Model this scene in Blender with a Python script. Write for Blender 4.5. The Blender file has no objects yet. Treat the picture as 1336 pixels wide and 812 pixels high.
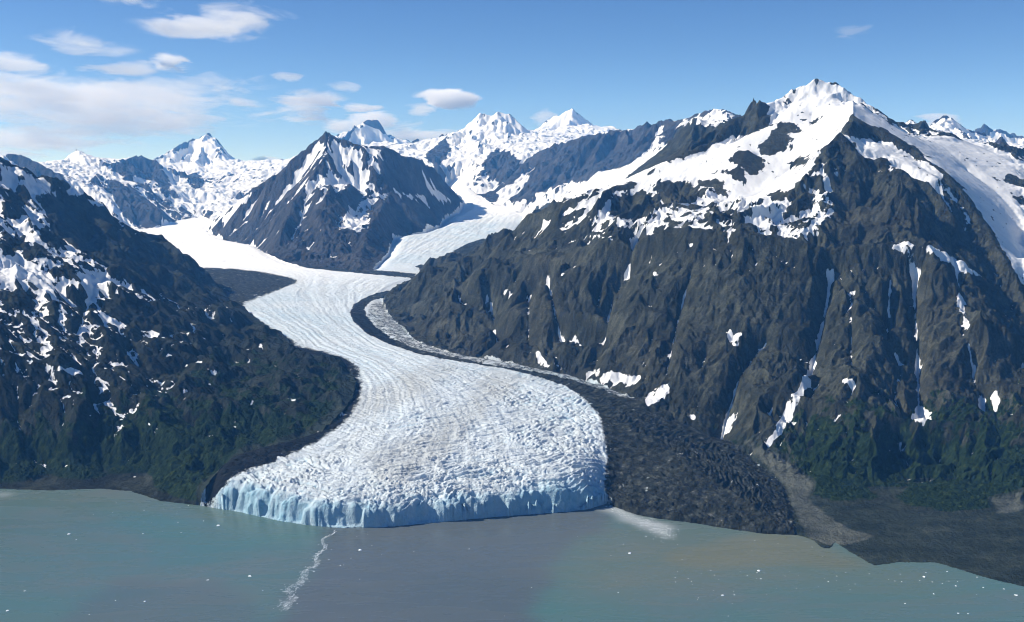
import bpy, math, time
import numpy as np
from mathutils import Vector
from mathutils.kdtree import KDTree

T0 = time.time()
C = bpy.context.scene.collection
Q = 1.0                       # mesh density
f32 = np.float32

# ------------------------------------------------------------------ camera model (photograph 1336 x 812)
F = 1283.0
H = 1200.0                    # camera height above the fjord, metres
PITCH = math.atan((406 - 240) / F)
CP, SP = math.cos(PITCH), math.sin(PITCH)


def ray(px, py):
    """pixel -> (x/y of the vertical plane, tangent of the depression angle)"""
    cx = (np.asarray(px, float) - 668) / F
    cy = (406 - np.asarray(py, float)) / F
    a = CP + cy * SP
    return cx / a, (SP - cy * CP) / a


def P(px, py, Y):
    s, t = ray(px, py)
    return float(s), math.log(Y), H - float(t) * Y


# long profiles of the ice: height against distance
ZG = ([3000, 3450, 3700, 4200, 5400, 7200, 9000, 11000, 14500, 16000, 20000], [70, 86, 110, 152, 232, 302, 362, 428, 522, 585, 850])
ZT = ([8000, 9000, 9400, 12000, 14500, 17500, 20000], [330, 362, 395, 640, 860, 1200, 1512])


def G(px, py, prof=ZG):
    """pixel -> point on the ice surface"""
    s, t = ray(px, py)
    lo, hi = 2500.0, 24000.0
    for _ in range(50):
        m = .5 * (lo + hi)
        if H - t * m > np.interp(m, *prof): lo = m
        else: hi = m
    return float(s), math.log(lo), float(np.interp(lo, *prof))


def GT(px, py): return G(px, py, ZT)


def W(px, py, z=0.0):
    s, t = ray(px, py)
    Y = (H - z) / float(t)
    return float(s), math.log(Y), z


def S_(px):
    return (px - 668) / F


# ------------------------------------------------------------------ noise
rng = np.random.default_rng(7)
TA = rng.random((256, 256)).astype(f32) * f32(2 * math.pi)
TGX, TGY = np.cos(TA), np.sin(TA)
TJX, TJY = rng.random((256, 256)).astype(f32), rng.random((256, 256)).astype(f32)


def perlin(x, y, seed=0):
    x = np.asarray(x, f32); y = np.asarray(y, f32)
    x, y = np.broadcast_arrays(x, y)
    xi = np.floor(x); yi = np.floor(y)
    fx = x - xi; fy = y - yi
    xi = (xi.astype(np.int32) + seed * 37); yi = (yi.astype(np.int32) + seed * 91)
    u = fx * fx * fx * (fx * (fx * 6 - 15) + 10)
    v = fy * fy * fy * (fy * (fy * 6 - 15) + 10)
    x0 = xi & 255; x1 = (xi + 1) & 255; y0 = yi & 255; y1 = (yi + 1) & 255
    i = y0 * 256 + x0; a = TGX.ravel()[i] * fx + TGY.ravel()[i] * fy
    i = y0 * 256 + x1; b = TGX.ravel()[i] * (fx - 1) + TGY.ravel()[i] * fy
    a += u * (b - a)
    i = y1 * 256 + x0; c = TGX.ravel()[i] * fx + TGY.ravel()[i] * (fy - 1)
    i = y1 * 256 + x1; d = TGX.ravel()[i] * (fx - 1) + TGY.ravel()[i] * (fy - 1)
    c += u * (d - c)
    return (a + v * (c - a)) * f32(1.5)


def fbm(x, y, octv=4, seed=0, gain=.5, ridged=False):
    out = 0; amp = 1.0; tot = 0; fr = 1.0
    for o in range(octv):
        n = perlin(x * f32(fr) + o * 17.3, y * f32(fr) - o * 9.1, seed + o * 3)
        if ridged: n = 1 - 2 * np.abs(n)
        out = out + n * f32(amp); tot += amp
        amp *= gain; fr *= 2.03
    return out / f32(tot)


def worley(x, y, seed=0):
    """distance to the nearest and second nearest feature point, and the nearest cell's random value"""
    x = np.asarray(x, f32); y = np.asarray(y, f32)
    x, y = np.broadcast_arrays(x, y)
    xi = np.floor(x).astype(np.int32); yi = np.floor(y).astype(np.int32)
    d1 = np.full(x.shape, 9, f32); d2 = d1.copy(); cid = np.zeros(x.shape, f32)
    for dj in (-1, 0, 1):
        for di in (-1, 0, 1):
            k = ((yi + dj + seed * 91) & 255) * 256 + ((xi + di + seed * 37) & 255)
            dx = xi + di + TJX.ravel()[k] - x; dy = yi + dj + TJY.ravel()[k] - y
            d = (dx * dx + dy * dy).astype(f32)
            near = d < d1
            d2 = np.where(near, d1, np.minimum(d2, d))
            cid = np.where(near, TA.ravel()[k], cid)
            d1 = np.where(near, d, d1)
    return np.sqrt(d1), np.sqrt(d2), cid / f32(2 * math.pi)


def sst(a, b, x):
    t = np.clip((x - a) / (b - a), 0, 1)
    return t * t * (3 - 2 * t)


# ------------------------------------------------------------------ lines of the land: ridges, feet, shores
LINES = []          # (region, [(s, lnY, z), ...])


def L(region, pts): LINES.append((region, pts))


def PL(region, *pts): L(region, [P(*p) for p in pts])


def XL(region, *pts): L(region, [(S_(p[0]), math.log(p[1]), p[2]) for p in pts])


# hill on the left
PL('left', (-600, 150, 6400), (-300, 170, 6600), (-120, 185, 7000), (-40, 198, 7300), (0, 209, 7500), (45, 231, 7700), (82, 249, 7850), (105, 255, 7950), (125, 268, 8000),
   (150, 280, 8050), (172, 297, 8050), (182, 304, 8100), (200, 304, 8200), (212, 309, 8250), (232, 325, 8250), (242, 335, 8200), (257, 347, 8150), (270, 360, 8080), (282, 374, 8000), (290, 381, 7960))
PL('left', (-300, 300, 5200), (-100, 312, 5500), (0, 330, 5700), (60, 338, 5900), (110, 345, 6000), (155, 354, 6100), (195, 374, 6200), (222, 388, 6230), (240, 397, 6200), (257, 420, 6000), (277, 442, 5750), (290, 453, 5620))
PL('left', (82, 249, 7850), (95, 285, 7500), (115, 325, 7150), (140, 345, 6750))
XL('left', (240, 6950, 385), (200, 6850, 500), (160, 6750, 585))
PL('left', (-300, 450, 4300), (0, 455, 4400), (60, 470, 4450), (100, 480, 4500), (150, 488, 4580), (200, 492, 4700), (250, 496, 4850))
PL('left', (112, 528, 4250), (100, 555, 4120), (80, 595, 4000), (54, 636, 3890))
PL('left', (208, 545, 4250), (212, 575, 4120), (200, 610, 3980), (172, 638, 3880))
PL('left', (130, 585, 4120), (135, 618, 3975))
PL('left', (-200, 540, 4150), (0, 545, 4150), (20, 590, 4000))
L('left', [W(-900, 634, 2), W(-400, 636, 2), W(-100, 637, 2), W(0, 638, 2), W(52, 640, 2), W(70, 640, 2), W(130, 638, 2), W(170, 641, 2), W(210, 654, 2), W(262, 660, 2)])
XL('left', (-300, 11500, 760), (0, 11500, 640), (100, 11600, 520), (150, 11800, 470))

def GO(px, py, off):
    a, l, z_ = G(px, py)
    return a, l, z_ + off


# dark moraine-covered shoulder between that hill and the ice
L('left', [GO(305, 480, 22), GO(345, 468, 16), GO(385, 480, 24), GO(425, 492, 16), GO(446, 505, 6)])
L('left', [GO(290, 515, 30), GO(340, 525, 36), GO(395, 528, 26), GO(432, 530, 10)])
L('left', [W(240, 585, 85), W(290, 575, 100), W(340, 565, 112), W(385, 562, 116)])
L('left', [W(225, 628, 28), W(262, 622, 38), W(292, 612, 46)])
L('left', [GO(300, 430, 8), GO(330, 440, 10), GO(365, 455, 8)])
# the big mountain on the right
PL('right', (500, 388, 7450), (515, 372, 7750), (545, 361, 8100), (562, 351, 8350), (600, 339, 8000), (640, 321, 7500), (665, 308, 7250), (685, 287, 7050), (715, 273, 6900), (745, 262, 6800),
   (790, 250, 6800), (830, 238, 6900), (855, 220, 7000), (880, 205, 7100), (910, 191, 7200), (930, 186, 7300), (942, 168, 7500), (952, 157, 7600), (968, 149, 7600), (982, 142, 7600), (991, 131, 7600), (1000, 137, 7700),
   (1017, 129, 7800), (1035, 114, 7900), (1050, 114, 7900), (1060, 105, 7900), (1090, 111, 7900), (1115, 126, 7800), (1135, 137, 7700), (1155, 149, 7600), (1167, 161, 7550), (1169, 167, 7600))
PL('right', (1169, 167, 7600), (1192, 175, 7800), (1232, 181, 8000), (1247, 180, 8150), (1275, 190, 8200), (1302, 202, 8200), (1336, 211, 8200), (1420, 225, 8200), (1700, 230, 8200))
PL('right', (1111, 150, 6900), (1132, 165, 6800), (1152, 167, 6800), (1170, 180, 6700), (1200, 197, 6600), (1207, 207, 6500), (1227, 217, 6400), (1242, 232, 6300), (1260, 252, 6200), (1272, 272, 6050),
   (1288, 295, 5900), (1302, 317, 5750), (1317, 341, 5600), (1336, 383, 5300), (1380, 440, 5000), (1430, 510, 4650), (1600, 540, 4300))
PL('right', (1111, 150, 6900), (1112, 138, 7250), (1112, 131, 7600))
PL('right', (1095, 174, 6500), (1110, 188, 6420), (1126, 206, 6350), (1147, 207, 6300), (1170, 220, 6200), (1190, 232, 6150), (1210, 237, 6100), (1225, 252, 6000), (1234, 265, 5930), (1250, 295, 5780))
PL('right', (1095, 174, 6500), (1080, 195, 6350), (1064, 214, 6250))
PL('right', (1100, 176, 6580), (1106, 158, 6800))
PL('right', (1160, 203, 6480), (1200, 222, 6280), (1225, 233, 6180))
PL('right', (1260, 222, 7200), (1300, 250, 6900), (1330, 285, 6550), (1345, 335, 6000), (1400, 390, 5600), (1500, 420, 5200))
PL('right', (1060, 150, 7550), (1060, 185, 7050), (1030, 222, 6800), (990, 255, 6450), (950, 268, 6200))
PL('right', (990, 205, 7000), (975, 195, 6980), (960, 225, 6700))
PL('right', (640, 345, 6750), (700, 332, 6250), (760, 320, 5950), (820, 306, 5780), (880, 296, 5650), (940, 300, 5500), (1000, 305, 5400), (1060, 312, 5330), (1130, 318, 5300), (1200, 320, 5300), (1260, 340, 5300))
PL('right', (600, 400, 6350), (680, 400, 5750), (760, 400, 5420), (860, 405, 5150), (960, 415, 4950), (1060, 420, 4850), (1150, 415, 4820), (1240, 420, 4820), (1320, 440, 4800))
PL('right', (960, 500, 4500), (1060, 520, 4320), (1150, 540, 4180), (1240, 550, 4130), (1336, 560, 4100), (1500, 560, 4100))
PL('right', (1080, 625, 3800), (1150, 640, 3740), (1240, 630, 3780), (1310, 600, 3900))
L('right', [W(1055, 650, 8), W(1072, 668, 8), W(1110, 685, 8), W(1150, 692, 8), W(1200, 686, 8), W(1250, 676, 8), W(1290, 668, 9), W(1336, 672, 10), W(1500, 680, 10), W(1900, 690, 10)])
L('right', [W(1035, 698, 1), W(1060, 704, 1), (W(1085, 714, 1)), W(1120, 727, 1), W(1140, 738, 1), W(1170, 735, 1), W(1220, 735, 1.5), W(1247, 743, 2.5), W(1286, 755, 3), W(1332, 766, 3), W(1500, 800, 3)])
# rock rib joining it to the wall behind
PL('right', (945, 166, 8200), (925, 163, 9200), (905, 164, 10200), (893, 166, 11000))
PL('right', (900, 166, 10500), (880, 180, 10200), (860, 198, 9900), (835, 215, 9600), (808, 240, 9200))
PL('right', (860, 215, 8600), (800, 246, 8200), (740, 268, 8000))
PL('right', (800, 231, 12500), (740, 252, 12700), (700, 267, 12900), (672, 278, 13200))

# mountain in the fork of the ice
PL('center', (268, 301, 14900), (287, 281, 14400), (310, 266, 14000), (334, 247, 13800), (360, 229, 13600), (384, 210, 13500), (404, 190, 13400), (424, 171, 13300), (439, 181, 13200), (458, 190, 13200), (474, 193, 13200), (489, 191, 13200),
   (509, 192, 13300), (524, 202, 13500), (546, 207, 13900), (566, 220, 14500), (579, 237, 15000), (591, 252, 15300), (606, 268, 15200))
PL('center', (497, 192, 13200), (506, 222, 12950), (508, 250, 12500), (492, 280, 11500), (480, 305, 10700), (472, 330, 9950), (468, 347, 9400))
PL('center', (508, 250, 12500), (535, 255, 12950), (558, 268, 13200), (572, 288, 13100))
PL('center', (424, 171, 13300), (425, 200, 12900), (410, 225, 12500), (385, 262, 11900), (365, 300, 11300))
PL('center', (460, 235, 12300), (430, 270, 11500), (420, 320, 10400))

# the ranges far behind
PL('farleft', (-500, 190, 17000), (-100, 210, 17000), (0, 203, 17000), (27, 202, 17000), (45, 210, 16800), (62, 219, 16500), (82, 229, 16200))
PL('farleft', (62, 214, 20000), (82, 207, 20000), (100, 195, 20000), (120, 202, 20000), (140, 210, 20000), (160, 209, 20300), (185, 204, 20500), (205, 211, 20500))
PL('farleft', (100, 195, 20000), (118, 220, 19000), (140, 232, 18200), (172, 245, 17300), (200, 267, 16000), (222, 288, 15000))
PL('farleft', (205, 211, 20500), (216, 228, 19600), (222, 250, 18600))
PL('farpeak', (205, 214, 27000), (217, 202, 27000), (235, 192, 27000), (250, 182, 27000), (260, 180, 27000), (272, 174, 27000), (282, 180, 27000), (295, 195, 27000), (307, 209, 27000), (334, 220, 26000), (350, 218, 26000), (375, 213, 26000), (410, 210, 26000))
PL('farpeak', (268, 176, 26900), (258, 205, 25500), (248, 235, 23500))
PL('farpeak', (280, 180, 26900), (288, 215, 25000), (292, 240, 22500))
PL('farpeak', (325, 222, 22500), (305, 245, 19500), (288, 266, 17800), (278, 282, 16700))
PL('farleft', (225, 265, 18200), (250, 268, 18200), (270, 272, 17800))
PL('farpeak', (235, 240, 22000), (270, 248, 21000), (300, 250, 20500))
PL('farmid', (420, 185, 26000), (460, 172, 26000), (470, 165, 26000), (484, 155, 26000), (496, 160, 26000), (505, 178, 26000), (525, 185, 26000), (540, 196, 25500), (552, 200, 25500), (575, 196, 25000))
PL('farmid', (551, 206, 19500), (574, 188, 21000), (584, 177, 21500), (599, 170, 22000), (621, 152, 22000), (629, 149, 22000), (639, 152, 22000), (649, 147, 22000), (657, 149, 22000), (670, 154, 22000), (687, 167, 22000), (700, 184, 22000))
PL('farmid', (575, 188, 21000), (566, 205, 19200), (572, 215, 18300))
PL('farmid', (649, 147, 22000), (642, 172, 21000), (650, 190, 20000), (634, 210, 18500), (630, 224, 17400))
PL('farmid', (626, 150, 22000), (628, 170, 21200), (612, 178, 20600))
PL('farmid', (606, 185, 21000), (604, 200, 19900), (600, 214, 18800), (597, 226, 17900))
PL('farmid', (612, 190, 20500), (618, 214, 18600), (620, 235, 17000))
PL('farmid', (662, 190, 19500), (672, 205, 18000), (660, 222, 16800))
PL('farmid', (687, 170, 27000), (705, 164, 27000), (712, 155, 27000), (725, 151, 27000), (737, 147, 27000), (746, 142, 27000), (757, 149, 27000), (770, 157, 27000), (782, 167, 27000), (800, 167, 26000), (830, 175, 25000))
PL('farmid', (746, 142, 27000), (742, 165, 25500), (735, 180, 23500))
PL('wall', (692, 203, 17000), (700, 197, 16600), (720, 190, 16300), (745, 183, 16000), (760, 177, 15800), (785, 175, 15700), (800, 172, 15600), (812, 172, 15500), (822, 170, 15400), (830, 172, 15300), (835, 165, 15000), (845, 159, 15000), (852, 164, 15000), (862, 158, 15000), (872, 155, 14800),
   (880, 160, 14500), (900, 155, 14000), (915, 148, 13800), (927, 144, 13500), (945, 145, 13200), (954, 156, 12800))
PL('wall', (692, 203, 17000), (672, 226, 16100), (655, 246, 15500), (643, 258, 15300))
PL('wall', (742, 184, 16000), (725, 215, 15100), (695, 235, 14900), (672, 254, 14800))
PL('wall', (642, 264, 15000), (670, 261, 14600), (695, 253, 14400), (725, 238, 14200), (747, 233, 14000), (775, 226, 13700), (790, 225, 13600), (820, 215, 13300), (842, 201, 13200), (855, 187, 13200), (865, 175, 13400))
PL('farright', (1120, 175, 10800), (1165, 166, 10800), (1177, 162, 10800), (1183, 157, 10800), (1190, 156, 10800), (1199, 164, 10800), (1210, 170, 10900), (1225, 174, 11000), (1260, 188, 11000))
PL('farright', (1186, 156, 10800), (1182, 170, 10300), (1178, 182, 9800)); PL('farright', (1190, 157, 10800), (1200, 176, 10200))
XL('farright', (1100, 12600, 1500), (1300, 12600, 1400), (1500, 12000, 1300)); XL('farright', (1150, 17500, 1300), (1350, 17500, 1300))
PL('farright', (1200, 170, 15000), (1210, 166, 15000), (1219, 157, 15000), (1234, 151, 15000), (1244, 156, 15000), (1257, 167, 15000), (1270, 180, 14500))
PL('farright', (1215, 180, 10000), (1225, 176, 10000), (1235, 172, 10000), (1243, 174, 10000), (1255, 182, 10000), (1275, 194, 9800))
PL('farright', (1235, 172, 10000), (1240, 184, 9400))
PL('farright', (1195, 186, 13500), (1225, 182, 13500), (1250, 182, 13500), (1285, 195, 13500)); XL('farright', (1190, 16200, 1950), (1260, 16200, 1950))
PL('farright', (1234, 152, 15000), (1226, 166, 14400), (1222, 180, 13600)); PL('farright', (1240, 155, 15000), (1256, 175, 14000))
PL('farright', (1262, 178, 20000), (1269, 172, 20000), (1284, 161, 20000), (1294, 170, 20000), (1307, 169, 20000), (1317, 176, 20000), (1324, 174, 20000), (1336, 180, 20000), (1400, 185, 20000), (1700, 190, 20000))
PL('farright', (1275, 200, 14000), (1310, 192, 14500), (1336, 190, 15000), (1500, 200, 15000))
XL('farleft', (-900, 33000, 300), (600, 33000, 300)); XL('farmid', (600, 33000, 300), (1100, 33000, 300)); XL('farright', (1100, 33000, 300), (2000, 33000, 300))

# ------------------------------------------------------------------ outlines on the ground
ICE = [G(*p) for p in [(262, 660), (330, 672), (380, 682), (440, 688), (500, 687), (560, 682), (620, 676), (680, 671), (740, 668), (790, 658)]]
FRONT = [W(*p) for p in [(262, 660), (300, 666), (330, 672), (360, 679), (390, 684), (440, 689), (500, 688), (560, 683), (620, 677), (680, 672), (740, 668), (770, 664), (792, 657), (808, 664), (830, 672), (860, 677), (900, 682), (950, 690), (1000, 697), (1036, 698)]]
GL = FRONT + [W(1034, 668, 10), W(1024, 634, 26), W(988, 598, 50), W(942, 570, 78), W(902, 553, 105)] + [G(*p) for p in [(870, 540), (830, 521), (790, 503), (740, 487), (700, 479), (640, 467), (590, 461), (540, 443), (512, 415), (500, 400), (500, 388), (518, 372), (545, 362)]]
GL += [GT(*p) for p in [(562, 351), (600, 338), (640, 318), (665, 305), (685, 284), (665, 268), (642, 268), (622, 252), (610, 242), (612, 234), (600, 228), (584, 230), (580, 236), (592, 250), (604, 264), (600, 272), (580, 280), (573, 292), (545, 302), (513, 306), (506, 330), (487, 351)]]
GL += [G(*p) for p in [(478, 354), (420, 350), (380, 345), (357, 336), (330, 319), (292, 312), (270, 301), (278, 290), (262, 282), (225, 289), (205, 296), (150, 302), (120, 310), (150, 322), (200, 332), (240, 345), (270, 362), (291, 384), (308, 400), (327, 412), (357, 428), (376, 444), (384, 457), (414, 466), (442, 473), (459, 482), (465, 500), (461, 520), (446, 541), (421, 562)]] + [W(382, 583, 108), W(332, 603, 76), W(302, 621, 42), W(281, 645, 14), W(270, 657, 4)]
GLP = np.array([(a, b) for a, b, c in GL])
SHORE = [W(*p) for p in [(-2200, 632), (-400, 636), (-100, 637), (0, 638), (52, 640), (70, 640), (130, 638), (170, 641), (210, 654)]] + FRONT + [W(*p) for p in [(1050, 701), (1062, 706), (1074, 716), (1082, 716), (1090, 708), (1105, 718), (1120, 727), (1140, 738), (1158, 736), (1170, 734), (1220, 734), (1247, 742), (1286, 754), (1332, 765), (1500, 800), (2600, 1000)]]
SEA = np.array([(a, b) for a, b, c in SHORE] + [(1.6, math.log(800)), (-1.6, math.log(800))])


def inpoly(poly, x, y):
    x, y = np.broadcast_arrays(x, y)
    r = np.zeros(x.shape, bool)
    xmin, ymin = poly.min(0); xmax, ymax = poly.max(0)
    box = (x >= xmin) & (x <= xmax) & (y >= ymin) & (y <= ymax)
    xs, ys = x[box], y[box]
    q = np.zeros(xs.shape, bool)
    n = len(poly)
    for i in range(n):
        x0, y0 = poly[i]; x1, y1 = poly[(i + 1) % n]
        if y0 == y1: continue
        c = ((y0 > ys) != (y1 > ys))
        c &= xs < (x1 - x0) * (ys - y0) / (y1 - y0) + x0
        q ^= c
    r[box] = q
    return r


def blur(a, r, n=2):
    a = a.astype(float)
    for _ in range(n):
        for ax in (0, 1):
            p = np.pad(a, [(r + 1, r) if k == ax else (0, 0) for k in (0, 1)], mode='edge')
            c = np.cumsum(p, ax)
            a = (np.take(c, range(2 * r + 1, c.shape[ax]), ax) - np.take(c, range(0, c.shape[ax] - 2 * r - 1), ax)) / (2 * r + 1)
    return a


# ------------------------------------------------------------------ base land: heights relaxed between the lines
D = .0025
s0, s1, l0, l1 = -.9, .9, math.log(2500), math.log(34000)
NX, NY = int((s1 - s0) / D) + 1, int((l1 - l0) / D) + 1
cs = s0 + D * np.arange(NX); cl = l0 + D * np.arange(NY)
CS, CL = np.meshgrid(cs, cl)
cz = np.zeros((NY, NX)); cw = np.zeros((NY, NX))
LAB = {}
labpts = []
for reg, pts in LINES:
    LAB.setdefault(reg, len(LAB))
    for (a, b) in zip(pts[:-1], pts[1:]):
        a = np.array(a); b = np.array(b)
        n = max(2, int(np.hypot(*(b - a)[:2]) / D * 2.5))
        for t in np.linspace(0, 1, n):
            p = a + (b - a) * t
            i = int(round((p[0] - s0) / D)); j = int(round((p[1] - l0) / D))
            labpts.append((p[0], p[1], LAB[reg]))
            if 0 <= i < NX and 0 <= j < NY:
                cz[j, i] += p[2]; cw[j, i] += 1
gice = inpoly(GLP, CS, CL)
gsea = inpoly(SEA, CS, CL)
# which profile the ice follows: the tributary lies right of a line from the fork
YC = np.exp(CL)
zice = np.interp(YC, *ZG)
forkp = np.array([(a, b) for a, b, c in [GT(p[0], p[1]) for p in [(500, 372), (486, 352), (506, 330), (513, 306), (545, 302), (573, 292), (580, 280), (600, 272), (585, 240), (560, 205), (640, 190), (720, 260), (700, 300), (600, 350), (545, 365)]]])
trib = inpoly(forkp, CS, CL)
zice = np.where(trib, np.interp(YC, *ZT), zice)
RB = [W(1036, 698, 0), W(1034, 668, 0), W(1024, 636, 0), W(1008, 616, 0)]
shore_d = KDTree(len(SHORE) * 30 + 90)
kk = 0
for a, b in zip(SHORE[:-1], SHORE[1:]):
    for t in np.linspace(0, 1, 30):
        s = a[0] + (b[0] - a[0]) * t; y = math.exp(a[1] + (b[1] - a[1]) * t)
        shore_d.insert((s * y, y, 0), kk); kk += 1
for a, b in zip(RB[:-1], RB[1:]):
    for t in np.linspace(0, 1, 30):
        s = a[0] + (b[0] - a[0]) * t; y = math.exp(a[1] + (b[1] - a[1]) * t)
        shore_d.insert((s * y, y, 0), kk); kk += 1
shore_d.balance()
SD = np.maximum(YC - 3500, 0.0)
jj, ii = np.nonzero((~gsea) & (YC < 17000) & (gice | (YC < 4300)) & (np.abs(CS) < .62))
for j, i in zip(jj, ii):
    y = YC[j, i]
    SD[j, i] = shore_d.find((cs[i] * y, y, 0))[2]

LOBE = [[W(240, 700, 0), W(266, 700, 0), W(271, 655, 8), W(279, 632, 30), W(285, 612, 60), W(262, 600, 70), W(232, 640, 8)],
        [W(796, 560, 105), W(788, 590, 80), W(782, 620, 50), W(778, 645, 25), W(772, 690, 0), W(1070, 730, 0), W(1060, 650, 14), W(1030, 610, 40), W(990, 575, 66), W(940, 550, 95), W(870, 530, 125), W(820, 530, 120)]]
lobe = np.zeros((NY, NX))
for pl in LOBE: lobe = np.maximum(lobe, inpoly(np.array([p[:2] for p in pl]), CS, CL))
lobe = blur(lobe, 5, 2)
zice = zice * (1 - lobe) + np.minimum(zice, 12 + SD * .23) * lobe
m = gice & (cw == 0)
cz[m] = zice[m]; cw[m] = 1
m = gsea & (cw == 0)
cz[m] = -25; cw[m] = 1
crest = np.clip(blur(((cw > 0) & ~gice & ~gsea).astype(float), 2, 2) * 4.5, 0, 1)
fix = cw > 0
val = np.where(fix, cz / np.maximum(cw, 1), 0)


def relax(val, fix, levels=6):
    pyr = [(val, fix)]
    for _ in range(levels):
        v, f = pyr[-1]
        h, w = (v.shape[0] + 1) // 2, (v.shape[1] + 1) // 2
        vp = np.zeros((h * 2, w * 2)); fp = np.zeros((h * 2, w * 2))
        vp[:v.shape[0], :v.shape[1]] = np.where(f, v, 0); fp[:v.shape[0], :v.shape[1]] = f
        n = fp.reshape(h, 2, w, 2).sum((1, 3)); t = vp.reshape(h, 2, w, 2).sum((1, 3))
        pyr.append((np.where(n > 0, t / np.maximum(n, 1), 0), n > 0))
    z = None
    for v, f in reversed(pyr):
        if z is None: z = np.where(f, v, v[f].mean())
        else:
            z = np.repeat(np.repeat(z, 2, 0), 2, 1)[:v.shape[0], :v.shape[1]]
        z = np.where(f, v, z)
        free = ~f
        for it in range(160):
            p = np.pad(z, 1, mode='edge')
            a = .25 * (p[:-2, 1:-1] + p[2:, 1:-1] + p[1:-1, :-2] + p[1:-1, 2:])
            z = np.where(free, z + 1.0 * (a - z), z)
    return z


zc = relax(val, fix)
print('relaxed', NX, NY, round(time.time() - T0, 1))

# region of every coarse cell: the nearest labelled line
kd = KDTree(len(labpts))
for k, (a, b, r) in enumerate(labpts): kd.insert((a, b, 0), k)
kd.balance()
st = 4
labc = np.zeros((len(cl[::st]), len(cs[::st])), np.int32)
for j, b in enumerate(cl[::st]):
    for i, a in enumerate(cs[::st]):
        labc[j, i] = labpts[kd.find((a, b, 0))[1]][2]


# across-ice coordinate (0 left bank .. 1 right bank) for bands that follow the flow
labn = labc[np.clip(((CL - l0) / D / st).round().astype(int), 0, labc.shape[0] - 1), np.clip(((CS - s0) / D / st).round().astype(int), 0, labc.shape[1] - 1)]
side = np.where(labn == LAB['right'], 1.0, np.where((labn == LAB['center']) | (labn == LAB['wall']) | (labn == LAB['farmid']), .62, 0.0))
lat = relax(side, ~gice & ~gsea)
print('fields', round(time.time() - T0, 1))

# ------------------------------------------------------------------ fine grid
ds = .00092 / Q
inner = np.arange(-.555, .5551, ds)
outer = []
x = inner[-1]; d_ = ds
while x < .86:
    d_ = min(d_ * 1.06, .006); x += d_; outer.append(x)
fs = np.concatenate([-np.array(outer)[::-1], inner, np.array(outer)]).astype(np.float64)
rows = [math.log(2750)]
while rows[-1] < math.log(29500):
    y = math.exp(rows[-1])
    rows.append(rows[-1] + np.interp(y, [2750, 6000, 9000, 14000, 30000], [.00095, .0010, .00125, .0013, .0015]) / Q)
fl = np.array(rows)
nx, ny = len(fs), len(fl)
print('grid', nx, ny, nx * ny)


def up(a):
    """Catmull-Rom sampling of a coarse field at the fine grid"""
    def wts(x, n):
        k = np.floor(x).astype(int); t = x - k
        w = np.stack([-.5 * t + t**2 - .5 * t**3, 1 - 2.5 * t**2 + 1.5 * t**3, .5 * t + 2 * t**2 - 1.5 * t**3, -.5 * t**2 + .5 * t**3])
        return [np.clip(k + d, 0, n - 1) for d in (-1, 0, 1, 2)], w
    kx, wx = wts((fs - s0) / D, a.shape[1]); ky, wy = wts((fl - l0) / D, a.shape[0])
    b = sum(a[:, kx[q]] * wx[q][None, :] for q in range(4))
    return sum(b[ky[q], :] * wy[q][:, None] for q in range(4)).astype(f32)


def upl(a, order=1):
    kx = np.clip((fs - s0) / D, 0, a.shape[1] - 1.001); ky = np.clip((fl - l0) / D, 0, a.shape[0] - 1.001)
    ix = kx.astype(int); iy = ky.astype(int); tx = (kx - ix)[None, :]; ty = (ky - iy)[:, None]
    b = a[iy] * (1 - ty) + a[iy + 1] * ty
    return (b[:, ix] * (1 - tx) + b[:, ix + 1] * tx).astype(f32)


US = np.broadcast_to(fs.astype(f32)[None, :], (ny, nx)); UL = np.broadcast_to(fl.astype(f32)[:, None], (ny, nx))
YF = np.exp(fl).astype(f32)[:, None]
XF = fs.astype(f32)[None, :] * YF
z = up(zc)
# ragged outline for the ice and the shore
wr = .0016
WS = US + wr * fbm(US * 110, UL * 110, 3, 5); WL = UL + wr * fbm(US * 110, UL * 110, 3, 9)
ice = inpoly(GLP, WS, WL)
sea = inpoly(SEA, WS, WL)
icec = blur(gice, 4); awayice = upl(1 - blur(gice, 6)); awaysea = upl(1 - blur(gsea, 4))
lab = labc[np.clip(((UL - l0) / D / st).round().astype(int), 0, labc.shape[0] - 1), np.clip(((US - s0) / D / st).round().astype(int), 0, labc.shape[1] - 1)]


def proj(zz=None):
    zz = z if zz is None else zz
    t = (H - zz) / YF
    cy = (SP - t * CP) / (CP + t * SP)
    return 668 + F * US * (CP + cy * SP), 406 - F * cy


class Caster:
    """finds where the sight line through a pixel meets the land, so outlines can be laid on the ground there"""
    def __init__(s):
        t = (H - z) / YF
        s.best = np.minimum.accumulate(t, 0)          # smallest depression seen so far, near to far

    def at(s, px, py):
        a, t = ray(px, py)
        i = int(np.clip(np.searchsorted(fs, float(a)), 0, nx - 1))
        col = s.best[:, i]
        j = int(np.searchsorted(-col, -float(t)))
        return float(a), float(fl[min(j, ny - 1)])

    def poly(s, pts, closed=True):
        out = []
        n = len(pts)
        for k in range(n if closed else n - 1):
            p, q = pts[k], pts[(k + 1) % n]
            m = max(1, int(math.hypot(p[0] - q[0], p[1] - q[1]) / 6))
            for t in range(m): out.append(s.at(p[0] + (q[0] - p[0]) * t / m, p[1] + (q[1] - p[1]) * t / m))
        if not closed: out.append(s.at(*pts[-1]))
        return np.array(out)


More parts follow.
